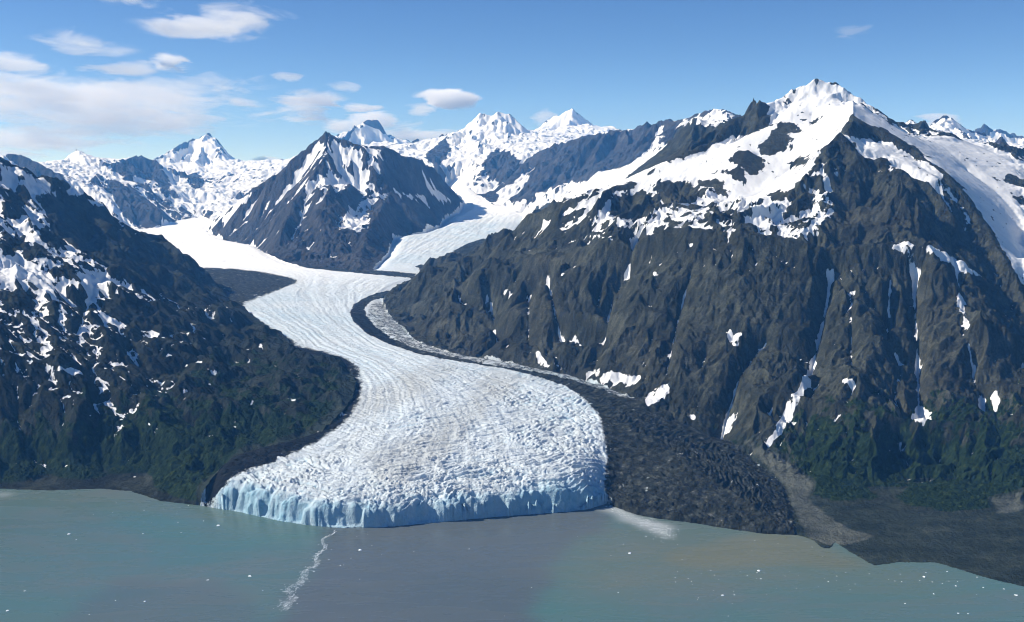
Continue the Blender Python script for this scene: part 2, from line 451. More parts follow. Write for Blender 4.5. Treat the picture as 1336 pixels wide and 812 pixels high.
def fill(caster, polys, warp=.0022, freq=90, seed=0, soft=None):
    """mask of ground outlines with a broken edge"""
    r = np.zeros((ny, nx), bool)
    for k, pl in enumerate(polys):
        g = caster.poly(pl)
        pad = .006
        i0, i1 = np.searchsorted(fs, [g[:, 0].min() - pad, g[:, 0].max() + pad]); j0, j1 = np.searchsorted(fl, [g[:, 1].min() - pad * 2, g[:, 1].max() + pad * 2])
        if i1 <= i0 or j1 <= j0: continue
        a = US[j0:j1, i0:i1]; b = UL[j0:j1, i0:i1]
        a2 = a + f32(warp) * fbm(a * freq, b * freq * .6, 4, seed + 1, .6); b2 = b + f32(warp * 2.0) * fbm(a * freq, b * freq * .6, 4, seed + 2, .6)
        r[j0:j1, i0:i1] |= inpoly(g, a2, b2)
    return r


def carve(caster, line, width, depth):
    """a gully (or a rib, for negative depth) along a line on the ground; width and depth in metres"""
    global z
    g = caster.poly(line, closed=False)
    px = g[:, 0] * np.exp(g[:, 1]); py = np.exp(g[:, 1])
    pad = width * 3.5 / py.min()
    i0, i1 = np.searchsorted(fs, [g[:, 0].min() - pad, g[:, 0].max() + pad]); j0, j1 = np.searchsorted(fl, [g[:, 1].min() - pad, g[:, 1].max() + pad])
    X = XF[j0:j1, i0:i1]; Yy = np.broadcast_to(YF[j0:j1], X.shape)
    d2 = np.full(X.shape, 1e12)
    n = len(px)
    for k in range(n - 1):
        ax, ay, bx, by = px[k], py[k], px[k + 1], py[k + 1]
        L2 = (bx - ax)**2 + (by - ay)**2 + 1e-6
        t = np.clip(((X - ax) * (bx - ax) + (Yy - ay) * (by - ay)) / L2, 0, 1)
        d2 = np.minimum(d2, (X - ax - t * (bx - ax))**2 + (Yy - ay - t * (by - ay))**2)
    z[j0:j1, i0:i1] -= (depth * np.exp(-np.sqrt(d2) / width * 1.2)).astype(f32)


def gully(zz, lam, seed, dirblur=0):
    """erosion pattern: grooves that run down the slope of zz"""
    n = zz / YF
    gv, gs = np.gradient(n, fl, fs)
    gv = gv.astype(f32); gs = gs.astype(f32)
    if dirblur: gv = blur(gv, dirblur).astype(f32); gs = blur(gs, dirblur).astype(f32)
    gv += n                                      # slope of z/Y at constant Y
    mag = np.sqrt(gv * gv + gs * gs) + f32(1e-6)
    dx, dy = -gv / mag, gs / mag
    u = (fs / lam); v = (fl / lam)
    iu = np.floor(u).astype(int); iv = np.floor(v).astype(int)
    acc = np.zeros((ny, nx), f32); wt = np.zeros((ny, nx), f32)
    for dj in (-1, 0, 1):
        for di in (-1, 0, 1):
            ix = (iu + di + seed * 37) & 255; iy = (iv + dj + seed * 91) & 255
            jx = TJX[np.ix_(iy, ix)]; jy = TJY[np.ix_(iy, ix)]
            px = (u - iu - di).astype(f32)[None, :] - jx; py = (v - iv - dj).astype(f32)[:, None] - jy
            w = np.exp(-2 * (px * px + py * py))
            fq_ = f32(2 * math.pi) * (f32(.42) + f32(.75) * TJX[np.ix_((iy + 57) & 255, (ix + 31) & 255)])
            acc += w * np.cos(fq_ * (px * dx + py * dy)); wt += w
    return acc / wt, mag


exec_detail = True
cast0 = Caster()
# broad smooth snow basins: little relief there
SMOOTH = [[(930, 192), (1000, 150), (1060, 115), (1150, 150), (1190, 178), (1260, 182), (1336, 215), (1336, 370), (1300, 320), (1260, 250), (1200, 195), (1110, 160), (1090, 180), (1060, 210), (1020, 270), (960, 262), (900, 225), (830, 245), (860, 215)],
          [(1125, 180), (1170, 185), (1205, 210), (1250, 240), (1215, 236), (1160, 205), (1128, 200)],
          [(700, 270), (780, 228), (850, 195), (900, 195), (830, 240), (760, 255)]]
smooth = np.zeros((ny, nx), f32)
for pl in SMOOTH: smooth = np.maximum(smooth, inpoly(cast0.poly(pl), US, UL))
smooth = blur(smooth, 10, 2).astype(f32)

far = sst(11000, 16000, YF)
A = awayice * (1 - .88 * smooth) * np.where(sea, 0, 1) * awaysea
relief = sst(0, 60, z)
A = (A * relief).astype(f32)
isleft = lab == LAB['left']
# broad shapes
z += A * YF * np.where(isleft, f32(.0075), f32(.0046)) * fbm(US * 16, UL * 16, 4, 3) * (1 - .6 * far)
# rounded knolls of the left hill
kn = worley(US * 26 + .5 * perlin(US * 40, UL * 40, 4), UL * 17, 2)[0]
knr = worley(US * 34 + .6 * perlin(US * 50, UL * 50, 24), UL * 24, 7)[0]; knr2 = worley(US * 85 + .6 * perlin(US * 90, UL * 90, 25), UL * 55, 8)[0]
z += np.where(lab == LAB['right'], A * YF * (f32(.0045) * (.5 - knr) + f32(.0011) * (.5 - knr2)) * (.45 + .55 * sst(500, 900, z)), 0).astype(f32)
kn2 = worley(US * 60 + .6 * perlin(US * 80, UL * 80, 14), UL * 34, 3)[0]
z += np.where(isleft, A * YF * f32(.0052) * (.5 - kn2), 0).astype(f32)
z += np.where(isleft, A * YF * f32(.0165) * (.55 - kn) * sst(.0, 1, 1.0), 0).astype(f32)
prot = (1 - .85 * upl(crest)).astype(f32)
farreg = ~(isleft | (lab == LAB['right']))
z += (1 - prot) * A * YF * np.where(isleft, f32(.0008), np.where(smooth > .3, f32(.0004), f32(.0030))) * fbm(US * 75, UL * 75, 5, 18, .62)
gm = np.clip(.75 + 1.5 * fbm(US * 14, UL * 14, 3, 15), .15, 1.6).astype(f32)
z += A * YF * f32(.0050) * fbm(US * 34 + .6 * perlin(US * 20, UL * 20, 17), UL * 26, 4, 16, .55, True) * np.where(isleft, .5, np.where(farreg, .45, 1)) * prot
octs = [(.15, .0165, 9), (.07, .0078, 5), (.032, .0034, 2), (.014, .0013, 1), (.0065, .0006, 0)]
for k, (lam, amp, db) in enumerate(octs):
    c, mag = gully(z, lam, k + 1, db)
    if k < 3: c = c * gm
    fr_ = np.where(farreg, (.5, .8, 1.7, 1.9, 1.8)[k], 1.0) * (prot if k < 3 else .5 + .5 * prot)
    sl = sst(.05, .55, mag)
    z += A * YF * f32(amp) * (c - .35) * sl * fr_ * np.where(isleft, .42, 1.25)
z += A * YF * f32(.0015) * fbm(US * 95, UL * 70, 5, 12, .60, True)
z = z.astype(f32)
print('eroded', round(time.time() - T0, 1))
# traced gullies and ribs
cast1 = Caster()
for ln, w, d in [([(1085, 335), (1075, 390), (1062, 440), (1055, 470)], 70, 150),
                 ([(1000, 430), (965, 475), (945, 540), (940, 566)], 45, 80),
                 ([(715, 350), (725, 400), (735, 440)], 28, 70), ([(830, 290), (822, 330), (818, 345)], 40, 85),
                 ([(1162, 355), (1158, 430)], 30, 60), ([(1193, 350), (1197, 420), (1200, 520), (1203, 545)], 36, 85),
                 ([(1112, 380), (1111, 470)], 32, 55), ([(1265, 420), (1275, 470), (1290, 520)], 70, 120), ([(905, 330), (885, 400), (870, 470)], 55, 75),
                 ([(800, 370), (790, 430), (770, 480)], 50, 65), ([(640, 380), (650, 440)], 55, 80), ([(690, 380), (690, 440)], 50, 60),
                 ([(1240, 300), (1250, 360), (1262, 400)], 30, 40),
                 ([(125, 365), (112, 400), (100, 430)], 25, 30)]:
    carve(cast1, ln, w, d)

# ------------------------------------------------------------------ ice surface
zi = np.interp(np.exp(fl), *ZG)[:, None] * np.ones((1, nx))
tm = upl(blur(trib, 3))
zi = zi * (1 - tm) + np.interp(np.exp(fl), *ZT)[:, None] * tm
zi = zi.astype(f32)
inside = upl(blur(gice, 3))
DEB = [[(560, 364), (510, 377), (480, 387), (462, 397), (456, 408), (461, 420), (479, 436), (505, 449), (545, 462), (600, 472), (650, 480), (700, 491), (740, 505), (763, 522), (780, 540), (786, 560), (792, 585), (788, 615), (793, 645), (796, 668), (799, 700), (830, 730), (1060, 740), (1090, 650), (1040, 600), (990, 565), (940, 540),
        (900, 525), (868, 515), (838, 512), (826, 522), (790, 510), (740, 494), (700, 485), (640, 476), (590, 466), (545, 456), (515, 443), (492, 428), (478, 412), (476, 402), (484, 394), (510, 384), (556, 370)],
       [(225, 335), (265, 349), (310, 351), (348, 356), (383, 363), (391, 368), (362, 379), (331, 391), (308, 401), (327, 412), (357, 428), (378, 440), (391, 452), (421, 459), (450, 467), (467, 478), (473, 500), (469, 524), (454, 547), (429, 569), (388, 591), (336, 612), (298, 627), (276, 641), (261, 660), (250, 692), (170, 692), (190, 620), (220, 560), (270, 450), (240, 400), (280, 380)],
       [(395, 333), (372, 327), (376, 340), (400, 350), (480, 358), (548, 364), (560, 358), (480, 352), (420, 346), (395, 340)],
       [(600, 352), (560, 353), (540, 348), (575, 336), (610, 318), (650, 304), (690, 300), (650, 340)],
       [(480, 398), (515, 384), (522, 410), (548, 438), (600, 456), (700, 474), (790, 498), (860, 530), (850, 538), (790, 515), (700, 488), (600, 470), (545, 460), (500, 440), (476, 414)]]
ice_z0 = z.copy(); zsave = z
z = np.where(ice, zi, z).astype(f32)
casti = Caster()
z = zsave
deb = np.zeros((ny, nx), f32)
for k, pl in enumerate(DEB):
    g = casti.poly(pl)
    wv = .0018
    a2 = US + f32(wv) * fbm(US * 140, UL * 140, 3, 21, .6); b2 = UL + f32(wv * 1.5) * fbm(US * 140, UL * 140, 3, 22, .6)
    q_ = inpoly(g, a2, b2).astype(f32)
    deb = np.maximum(deb, blur(q_, 10, 2) if k == 1 else np.where(YF < 4700, blur(q_, 7, 2), blur(q_, 2, 2)) if k == 0 else .52 * blur(q_, 2, 2) if k == 4 else blur(q_, 2, 2))
debs = blur(deb, 5, 2).astype(f32)
dmot = fbm(US * 60, UL * 40, 5, 24, .65)
deb = np.clip(deb * (.92 + .55 * np.minimum(dmot + .12, .2)) - .5 * sst(.18, .5, dmot), 0, 1).astype(f32)
deb = np.where((YF > 6900) & (US < -.1) & (YF < 9500), np.minimum(deb, .66), deb)
deb_dark = (blur(np.where(debs > .05, 1, debs), 8, 2) * (US < -.12) * (1 - .7 * sst(7000, 7600, YF))).astype(f32)  # darker colour for the debris along the left of the ice, blurred at its edge
sd = upl(SD)
# fronts: debris slopes gently to the water, clean ice ends in a cliff
ramp = 12 + sd * f32(.23) + 7 * fbm(US * 90, UL * 90, 3, 31)
lob = upl(lobe)
zi = (zi * (1 - lob) + np.minimum(zi, ramp) * lob).astype(f32)
latf = upl(lat)
# seracs and crevasses, strongest near the front; rows follow the curve of the front
bro = np.interp(np.exp(fl), [3300, 4000, 4600, 5400, 6500, 8500, 12000], [1.0, .9, .7, .5, .36, .26, .16]).astype(f32)[:, None]
along = sd.astype(f32)
wp = perlin(XF / 190., YF / 150., 41) * 1.2; wq = perlin(XF / 120., YF / 120., 42)
fu = XF / f32(130.) + wp; fv = along / f32(22.) + wq
r1 = 1 - 1.9 * np.abs(perlin(fu, fv, 43)); r2 = 1 - 1.9 * np.abs(perlin(fu * 2.6 + 3, fv * 2.0 + wp, 48)); r3 = 1 - 1.9 * np.abs(perlin(XF / 17. + wq, along / 9., 49))
w1, w2, cid = worley(XF / f32(36.) + wp, along / f32(25.) + wq, 6)
blk = sst(.0, .35, w2 - w1) * (.45 + cid) - .6
patch = sst(-.05, .4, fbm(XF / 420., YF / 300., 3, 50) + .35 * sst(.55, .8, latf) - .1) * .75
flow = fbm(latf * 24 + .8 * fbm(XF / 300., along / 300., 3, 54), along / 1700., 5, 52, .62)
swell = fbm(XF / 260., along / 130., 3, 44)
nearf = (1 - sst(90, 520, sd))
rough = (6.2 * r1 + 4.2 * r2 + 2.6 * r3) * (1.0 - .4 * patch + .8 * nearf) + (11 * blk + 3 * r3) * patch + 10 * swell + 6.5 * flow - 6
clean = 1 - .7 * debs
dz = bro * clean * rough + (.4 + .6 * bro) * debs * (15 * fbm(XF / 80., YF / 60., 6, 46, .66) + 5 * r1 - 2)
dz += (1 - bro) * (4 * fbm(XF / 80., along / 120., 5, 47, .62) + 7 * flow)
edge = inside
# ridges drawn out along the flow on the upper ice
dz += tm * (9 * fbm((XF - .12 * YF) / 55., YF / 420., 4, 58, .6) + 5 * fbm(XF / 160., YF / 45., 4, 59, .6)) * sst(9200, 10500, YF)
zi = zi + dz * sst(.35, .9, edge)
zi = zi - 16 * (1 - sst(.45, 1.0, edge)) * np.where(sd < 120, 0, 1) * (1 - debs)
# the calving front: broken columns that step back from the water
cw1, cw2, ccid = worley(XF / f32(30.) + .5 * wq, YF / f32(22.) + .3 * wp, 19)
sdn = sd + 22 * (ccid - .5) + 34 * fbm(XF / 120., YF / 120., 3, 20) + 4 * fbm(XF / 22., YF / 22., 3, 23)
prof = .72 * sst(-2, 22, sdn) + .28 * sst(15, 75, sdn)
prof = blur(prof, 1, 1).astype(f32)
lend = blur(((US < -.314) & (YF < 3900)).astype(f32), 7, 2)
zi = zi * (1 - lend) + np.minimum(zi, 4 + .45 * sd + 5 * fbm(XF / 40., YF / 40., 3, 27)) * lend
zi = zi * (prof * (1 - lob) + lob)
zi = np.maximum(zi, 3)
ins2 = upl(blur(gice | gsea, 11, 2)); kb = sst(.50, .99, ins2) + (1 - sst(.50, .99, ins2)) * (1 - lob)
zi = np.where(sd > 25, z * (1 - kb) + zi * kb, zi).astype(f32)
crev = (bro * clean * (.62 * (.30 - (7.5 * r1 + 6 * r2) / 13.5) * (1 - patch) + patch * (.1 - blk) + .35 * (.2 - r3)) * sst(10, 70, sd) + .28 * (1 - sst(20, 70, sd)) * (1 - debs) + .16 * np.clip(2.2 * fbm(XF / 700., YF / 500., 3, 53), -1, 1) - .10 * flow + (.16 + .5 * np.clip(fbm(XF / 110., along / 70., 5, 60, .65), -.5, .6)) * tm * sst(9000, 9600, YF) * (1 - sst(12300, 14500, YF)) + .26 * nearf * clean + .12 * sst(4000, 4600, YF) * (1 - sst(6500, 7600, YF))).astype(f32)
z = np.where(ice, zi, z).astype(f32)
z = np.where(sea & ~ice, np.minimum(z, -6), z)
low = (~ice) & (~sea)
z = np.where(low, np.maximum(z, .6), z).astype(f32)
print('ice', round(time.time() - T0, 1))

# ------------------------------------------------------------------ cover: snow, scrub, gravel
cast = Caster()
gv, gs = np.gradient(z, fl, fs)
gv = gv.astype(f32) / YF; gs = gs.astype(f32) / YF         # metres per metre along y (roughly) and x
slope = np.minimum(np.sqrt(gs * gs + (gv - gs * US)**2), 1.25)
zb = blur(z, 6, 2).astype(f32)
hollow = ((zb - z) / YF * 1000).astype(f32)                # > 0 in hollows
NF = fbm(US * 60, UL * 45, 5, 51, .58)
NB = fbm(US * 20, UL * 15, 4, 55, .55)
facing_left = -gs                                             # ground falling to the left is negative gs... sign kept for clarity
isr = (lab == LAB['right']); isc = lab == LAB['center']
snow = np.full((ny, nx), -1.0, f32)
hol2 = ((blur(z, 14, 2).astype(f32) - z) / YF * 1000).astype(f32)
base_r = np.clip((z - 1080) / 300, -1.05, .6) + .17 * np.clip(hol2, -3, 3) * sst(480, 1000, z) + 1.6 * sst(1720, 1860, z) - 1.1 * np.maximum(slope - .62, 0) + .9 * NF + .35 * hollow + .3 * NB
NK = fbm(US * 75, UL * 34, 4, 57, .55)
base_l = np.clip((z - 540) / 420, -1.4, .55) - 1.2 * np.maximum(slope - .55, 0) + 1.5 * NK + .4 * NB + .6 * np.clip(hollow, -1.5, 1.5) - .8 * sst(.3, .9, -gs) - .6 * sst(-.42, -.32, US) + .1
base_c = .45 * sst(1450, 1700, z) + np.clip((z - 1230) / 420, -1.2, .7) + .12 * np.clip(hol2, -3, 4) + .5 * fbm(US * 150 + UL * 60, UL * 60, 3, 73) - .7 * np.maximum(slope - .6, 0) + 1.1 * NF + .4 * hollow - .5 * sst(.1, .6, -gs)
base_f = 1.0 * sst(2250, 2650, z) + np.clip((z - 1250) / 600, -1, .8) - 1.2 * np.maximum(slope - .5, 0) + .75 * NF + .35 * hollow + 1.0 + .10 * np.clip(hol2, -3, 4) + .5 * fbm(US * 140, UL * 60, 3, 72)
base_w = (z - 1700) / 500 - 1.2 * np.maximum(slope - .45, 0) + .8 * NF + .3 * hollow - .1
snow = np.where(isr, base_r, np.where(isleft, base_l, np.where(isc, base_c, np.where(lab == LAB['wall'], base_w, base_f)))).astype(f32)

SNOW = [  # far summits
    [(880, 163), (900, 156), (927, 146), (950, 147), (951, 157), (925, 160), (905, 168), (885, 170)], [(838, 200), (850, 180), (858, 166), (866, 160), (868, 168), (856, 190), (846, 204)],
    [(592, 178), (622, 154), (650, 149), (672, 156), (695, 182), (670, 188), (640, 178), (615, 190), (600, 186)], [(700, 170), (727, 153), (746, 144), (770, 159), (795, 170), (770, 186), (735, 188), (705, 186)], [(235, 196), (262, 182), (274, 176), (290, 195), (280, 215), (262, 205), (250, 215)], [(85, 210), (100, 198), (118, 206), (122, 225), (100, 222)],
    [(95, 235), (140, 250), (190, 285), (170, 300), (120, 262), (85, 250)], [(225, 235), (300, 240), (285, 275), (230, 272)],
    # right mountain
    [(830, 245), (860, 215), (935, 190), (1000, 150), (1017, 129), (1035, 115), (1060, 106), (1115, 126), (1155, 150), (1185, 178), (1130, 165), (1111, 152), (1100, 172), (1093, 176), (1062, 212), (1040, 235), (1020, 275), (1000, 305), (975, 290), (945, 270), (905, 262), (880, 262), (855, 245)],
    [(1098, 175), (1110, 180), (1180, 190), (1205, 215), (1250, 245), (1262, 262), (1225, 250), (1190, 234), (1165, 217), (1150, 208), (1128, 205)],
    [(1118, 152), (1192, 176), (1240, 182), (1300, 203), (1336, 213), (1400, 240), (1400, 400), (1336, 376), (1312, 335), (1288, 292), (1262, 250), (1240, 228), (1205, 198), (1165, 172)],
    [(1070, 226), (1117, 224), (1095, 243), (1060, 246), (1050, 236)], [(1042, 250), (1060, 240), (1090, 250), (1050, 275), (1030, 270)],
    [(1085, 275), (1108, 266), (1100, 285), (1078, 305), (1035, 308), (1060, 292)],
    [(1200, 293), (1217, 297), (1224, 325), (1250, 340), (1285, 362), (1260, 358), (1225, 338), (1190, 330), (1152, 325), (1175, 315), (1200, 313)],
    [(1243, 314), (1258, 310), (1248, 328)], [(1133, 281), (1168, 272), (1190, 272), (1186, 284), (1160, 280), (1140, 285)],
    [(1068, 365), (1075, 345), (1096, 340), (1088, 354), (1076, 361), (1066, 378), (1060, 380)], [(1180, 342), (1192, 344), (1198, 385), (1192, 386), (1188, 360)],
    [(1245, 380), (1256, 385), (1266, 428), (1258, 428), (1250, 400)], [(1112, 377), (1124, 374), (1110, 385), (1100, 380)],
    [(945, 437), (965, 432), (972, 430), (968, 460), (960, 458)], [(1096, 495), (1108, 490), (1123, 510), (1110, 508)], [(1188, 545), (1205, 525), (1218, 540), (1212, 553), (1196, 556)],
    [(992, 580), (1008, 562), (1023, 535), (1043, 500), (1060, 468), (1067, 470), (1053, 508), (1035, 542), (1022, 566), (1002, 584)],
    [(940, 565), (955, 540), (960, 535), (955, 560), (945, 570)], [(1080, 557), (1096, 537), (1101, 540), (1092, 554)], [(1290, 520), (1302, 500), (1308, 525), (1298, 540)], [(1273, 540), (1278, 518), (1282, 535)],
    [(840, 520), (870, 500), (875, 510), (860, 528), (845, 530)], [(760, 483), (790, 485), (838, 492), (830, 502), (800, 500), (770, 492)], [(697, 460), (706, 460), (712, 475), (742, 475), (735, 482), (705, 480)], [(895, 545), (908, 540), (910, 552)],
    [(770, 280), (785, 272), (800, 285), (830, 288), (850, 276), (870, 275), (862, 290), (880, 290), (838, 300), (800, 292)], [(840, 300), (850, 290), (856, 312), (848, 318)], [(893, 283), (915, 277), (912, 292), (900, 290)], [(945, 308), (955, 295), (955, 305), (946, 314)],
    [(762, 306), (795, 304), (800, 315), (785, 308), (765, 312)], [(703, 350), (710, 342), (716, 356)], [(655, 370), (668, 382), (677, 400), (664, 388)], [(730, 355), (745, 356), (750, 360), (735, 360)], [(700, 285), (712, 285), (718, 295), (712, 300)],
    [(848, 358), (858, 354), (858, 366)], [(1128, 285), (1134, 280), (1135, 286)],
    # mountain in the fork
    [(440, 300), (452, 280), (480, 276), (487, 282), (483, 296), (468, 304), (450, 303)], [(385, 243), (420, 235), (470, 232), (495, 215), (485, 228), (455, 242), (420, 248), (395, 251)], [(466, 270), (490, 256), (515, 248), (545, 256), (575, 270), (560, 268), (520, 258), (495, 264), (480, 274)],
    [(407, 272), (418, 256), (417, 262)], [(408, 305), (425, 292), (420, 302)], [(280, 278), (312, 258), (345, 248), (320, 268), (300, 285), (270, 298)],
    [(500, 208), (512, 215), (510, 222)], [(545, 235), (570, 250), (590, 262), (600, 272), (570, 262)],
    # valley snow beneath the wall
    [(640, 290), (640, 264), (670, 262), (720, 245), (770, 228), (820, 216), (855, 185), (885, 195), (845, 215), (810, 240), (770, 252), (710, 270), (680, 285)], [(648, 250), (690, 225), (700, 215), (698, 225), (672, 258), (650, 262)],
    [(585, 235), (590, 205), (608, 190), (628, 195), (640, 210), (622, 225), (615, 240)],
    # left hill
    [(0, 212), (45, 232), (80, 250), (70, 262), (45, 250), (20, 262), (0, 262)], [(0, 335), (30, 340), (60, 352), (110, 356), (150, 360), (158, 368), (130, 378), (118, 400), (110, 395), (118, 375), (80, 378), (40, 392), (60, 372), (20, 372), (0, 378)],
    [(10, 285), (60, 270), (85, 290), (60, 300), (45, 320), (10, 310)],
    [(122, 408), (132, 406), (166, 426), (150, 428), (130, 416)], [(100, 432), (108, 424), (118, 430), (108, 438)], [(55, 470), (75, 478), (112, 488), (95, 490), (65, 482)], [(40, 465), (60, 452), (72, 458), (55, 464)],
    [(180, 440), (195, 432), (220, 438), (200, 440)], [(230, 427), (250, 437), (245, 440)], [(170, 396), (195, 394), (204, 402), (185, 404)], [(178, 382), (198, 386), (180, 390)], [(190, 495), (215, 497), (222, 502), (205, 501)], [(265, 480), (290, 486), (275, 490)], [(368, 517), (388, 524), (384, 526)],
    [(42, 398), (55, 398), (72, 412), (60, 408)], [(155, 497), (170, 497), (165, 502)], [(238, 506), (256, 518), (250, 518)], [(256, 437), (275, 445), (270, 446)], [(282, 444), (291, 454), (285, 452)],
]
ROCK = [  # outcrops standing in the snow
    [(1111, 150), (1132, 164), (1152, 167), (1172, 181), (1205, 200), (1207, 213), (1190, 205), (1165, 187), (1130, 182), (1122, 180), (1097, 172)], [(1095, 174), (1126, 206), (1110, 210), (1090, 208), (1062, 214), (1075, 195)],
    [(1085, 214), (1120, 208), (1147, 207), (1160, 215), (1120, 226), (1095, 220)], [(954, 203), (975, 195), (983, 205), (998, 208), (996, 222), (985, 228), (975, 225)], [(993, 188), (1020, 172), (1028, 178), (1025, 192), (1005, 203), (994, 202)], [(1005, 168), (1030, 160), (1042, 168), (1042, 176), (1025, 172), (1010, 178)],
    [(944, 227), (960, 218), (972, 224), (970, 240), (962, 237)], [(912, 235), (940, 234), (945, 240), (930, 244), (915, 243)], [(930, 245), (945, 244), (948, 255), (935, 256)], [(1028, 218), (1045, 204), (1058, 206), (1048, 216)], [(1045, 235), (1060, 228), (1076, 236), (1068, 246), (1050, 244)], [(1030, 245), (1060, 250), (1062, 270), (1035, 272)], [(1002, 254), (1015, 247), (1025, 256), (1015, 262)], [(1030, 228), (1040, 222), (1042, 228)],
    [(982, 142), (991, 131), (1000, 137), (1006, 160), (995, 170), (960, 175), (940, 182), (915, 195), (905, 190), (930, 172), (952, 157)], [(1034, 120), (1040, 120), (1028, 138), (1021, 139)],
    [(1055, 155), (1066, 156), (1068, 163), (1056, 162)], [(1040, 156), (1050, 153), (1050, 158)], [(1133, 143), (1145, 148), (1142, 151)], [(1154, 150), (1168, 162), (1160, 164)], [(1228, 219), (1240, 232), (1262, 256), (1288, 295), (1315, 342), (1300, 330), (1270, 290), (1250, 260), (1232, 240)],
    [(1312, 225), (1336, 235), (1336, 245), (1315, 240)], [(1325, 258), (1336, 255), (1336, 272)],
    [(850, 240), (890, 237), (915, 250), (905, 262), (870, 262)], [(800, 258), (840, 250), (858, 262), (850, 278), (815, 282), (795, 275)],
    [(1085, 230), (1180, 225), (1230, 260), (1280, 330), (1150, 310), (1090, 320), (1050, 320), (1090, 280)],
    # the wall and dark faces behind
    [(700, 200), (745, 184), (800, 173), (830, 174), (842, 195), (815, 212), (780, 222), (740, 232), (700, 250), (672, 260), (690, 240), (720, 215), (715, 205), (690, 215)], [(868, 170), (890, 166), (920, 168), (948, 162), (935, 180), (905, 195), (880, 205), (840, 222), (812, 236), (850, 205), (880, 185)],
    [(832, 168), (845, 160), (856, 172), (848, 190), (836, 184)], [(552, 206), (580, 180), (588, 195), (575, 214), (562, 212)], [(630, 215), (645, 195), (665, 200), (680, 215), (660, 235), (640, 232)],
    [(0, 204), (27, 203), (62, 220), (82, 229), (60, 232), (20, 214)], [(138, 235), (172, 247), (200, 268), (222, 288), (200, 300), (160, 280)], [(185, 206), (205, 212), (222, 245), (215, 250), (195, 230), (160, 228), (140, 215)], [(246, 226), (260, 225), (262, 245), (252, 250)],
    # dark foot of the mountain in the fork
    [(488, 262), (520, 258), (560, 275), (572, 288), (565, 302), (515, 304), (505, 330), (480, 350), (440, 345), (470, 310), (485, 295)], [(500, 215), (530, 205), (545, 230), (560, 252), (530, 250), (512, 240)],
    # shaded buttress of the left hill
    [(55, 262), (80, 250), (115, 268), (150, 292), (180, 306), (210, 310), (255, 350), (290, 382), (250, 396), (205, 380), (160, 352), (110, 330), (82, 310), (62, 285)], [(5, 255), (30, 245), (45, 262), (15, 268)], [(0, 275), (25, 268), (35, 280), (15, 290)], [(50, 300), (75, 295), (80, 318), (60, 322)], [(5, 315), (28, 305), (32, 322), (10, 332)], [(30, 325), (60, 320), (60, 336), (36, 336)],
    [(130, 395), (165, 385), (220, 405), (245, 420), (230, 425), (180, 428), (140, 412)], [(0, 380), (40, 378), (52, 390), (30, 398), (0, 392)], [(60, 352), (90, 342), (100, 362), (72, 366)], [(88, 378), (108, 375), (108, 390), (92, 396)],
]
rk = fbm(US * 130, UL * 75, 5, 67, .66)
sm_ = fill(cast, SNOW, .0034, 60, 61); sm = np.maximum(blur(sm_, 6, 2), .92 * blur(sm_, 2, 2)).astype(f32)
rm_ = fill(cast, ROCK, .0040, 60, 64); rm = (.5 * blur(rm_, 8, 2) + .5 * blur(rm_, 3, 2)).astype(f32)
sm = sm * (1 - rm)
free = np.clip(1 - sm - rm, 0, 1)
SOFT = [[(735, 268), (770, 256), (830, 245), (890, 225), (930, 240), (950, 285), (905, 303), (860, 296), (820, 303), (785, 292), (750, 285)], [(1020, 225), (1100, 232), (1110, 270), (1080, 310), (1030, 312), (990, 300)], [(405, 192), (440, 183), (475, 194), (520, 200), (565, 222), (590, 250), (545, 232), (500, 218), (450, 222), (420, 215)], [(390, 238), (500, 212), (490, 245), (440, 262), (380, 262)], [(455, 175), (484, 157), (500, 163), (525, 185), (552, 202), (540, 206), (470, 196)], [(247, 398), (297, 396), (300, 411), (255, 414)], [(0, 240), (70, 262), (130, 345), (160, 372), (110, 400), (0, 390)]]
sf_ = blur(fill(cast, SOFT, .004, 50, 68), 6, 2).astype(f32)
snow = np.clip(np.clip(snow, -1, 1) + sf_ * (np.where(isr, .92, .62) + .22 * np.clip(hollow, -2, 2)), -1, 1) * free + sm * 1.0 - rm * 1.0 - (1 - free) * .28 + (sm + rm) * ((1.9 - .9 * rm) * rk + .5 * NK + .16 * np.clip(hollow, -2, 2) - .5 * np.maximum(slope - .85, 0) * np.where((z > 900) & (z < 1700), 1, 0))
snow = np.clip(snow * 1.5 + .5, 0, 1).astype(f32)
# valley floors of the upper ice are snow covered
veg = (.55 - (z - 190) / 170 + 1.0 * NF + .5 * NB - .8 * np.maximum(slope - .75, 0)).astype(f32)
veg = np.where(isr, veg + 1.2 * sst(.22, .34, US) - 1.12, veg)
veg = np.where(isr | isleft, np.clip(veg * 1.5, 0, 1), 0) * sst(4, 18, z)
# gravel fan and flats
grav = np.where(isr & (z < 14), .5, 0).astype(f32) * (1 - sst(10, 16, z))
FAN = [[(955, 566), (1000, 580), (1042, 612), (1064, 632), (1056, 650), (1075, 668), (1110, 690), (1150, 700), (1090, 716), (1050, 700), (1034, 665), (1020, 630), (985, 597)], [(1290, 650), (1336, 640), (1336, 668), (1300, 672)]]
grav = np.maximum(grav, np.where(isleft & (US > -.36) & (YF < 5900), .5 * sst(.12, .03, 1 - awayice) * 0 + .5 * (1 - sst(.72, .98, awayice)), 0)).astype(f32)
grav = np.maximum(grav, blur(fill(cast, FAN, .0022, 100, 71), 3, 2)).astype(f32)
veg = veg * (1 - np.clip(grav * 2, 0, 1))
print('cover', round(time.time() - T0, 1))

cano = 1 - 1.6 * np.abs(perlin(XF / 21., YF / 21., 91)); cano2 = perlin(XF / 9., YF / 9., 92)
z = (z + np.clip(veg, 0, 1) * (5.5 * cano + 3.0 * cano2) * np.where(z > 6, 1, 0)).astype(f32)
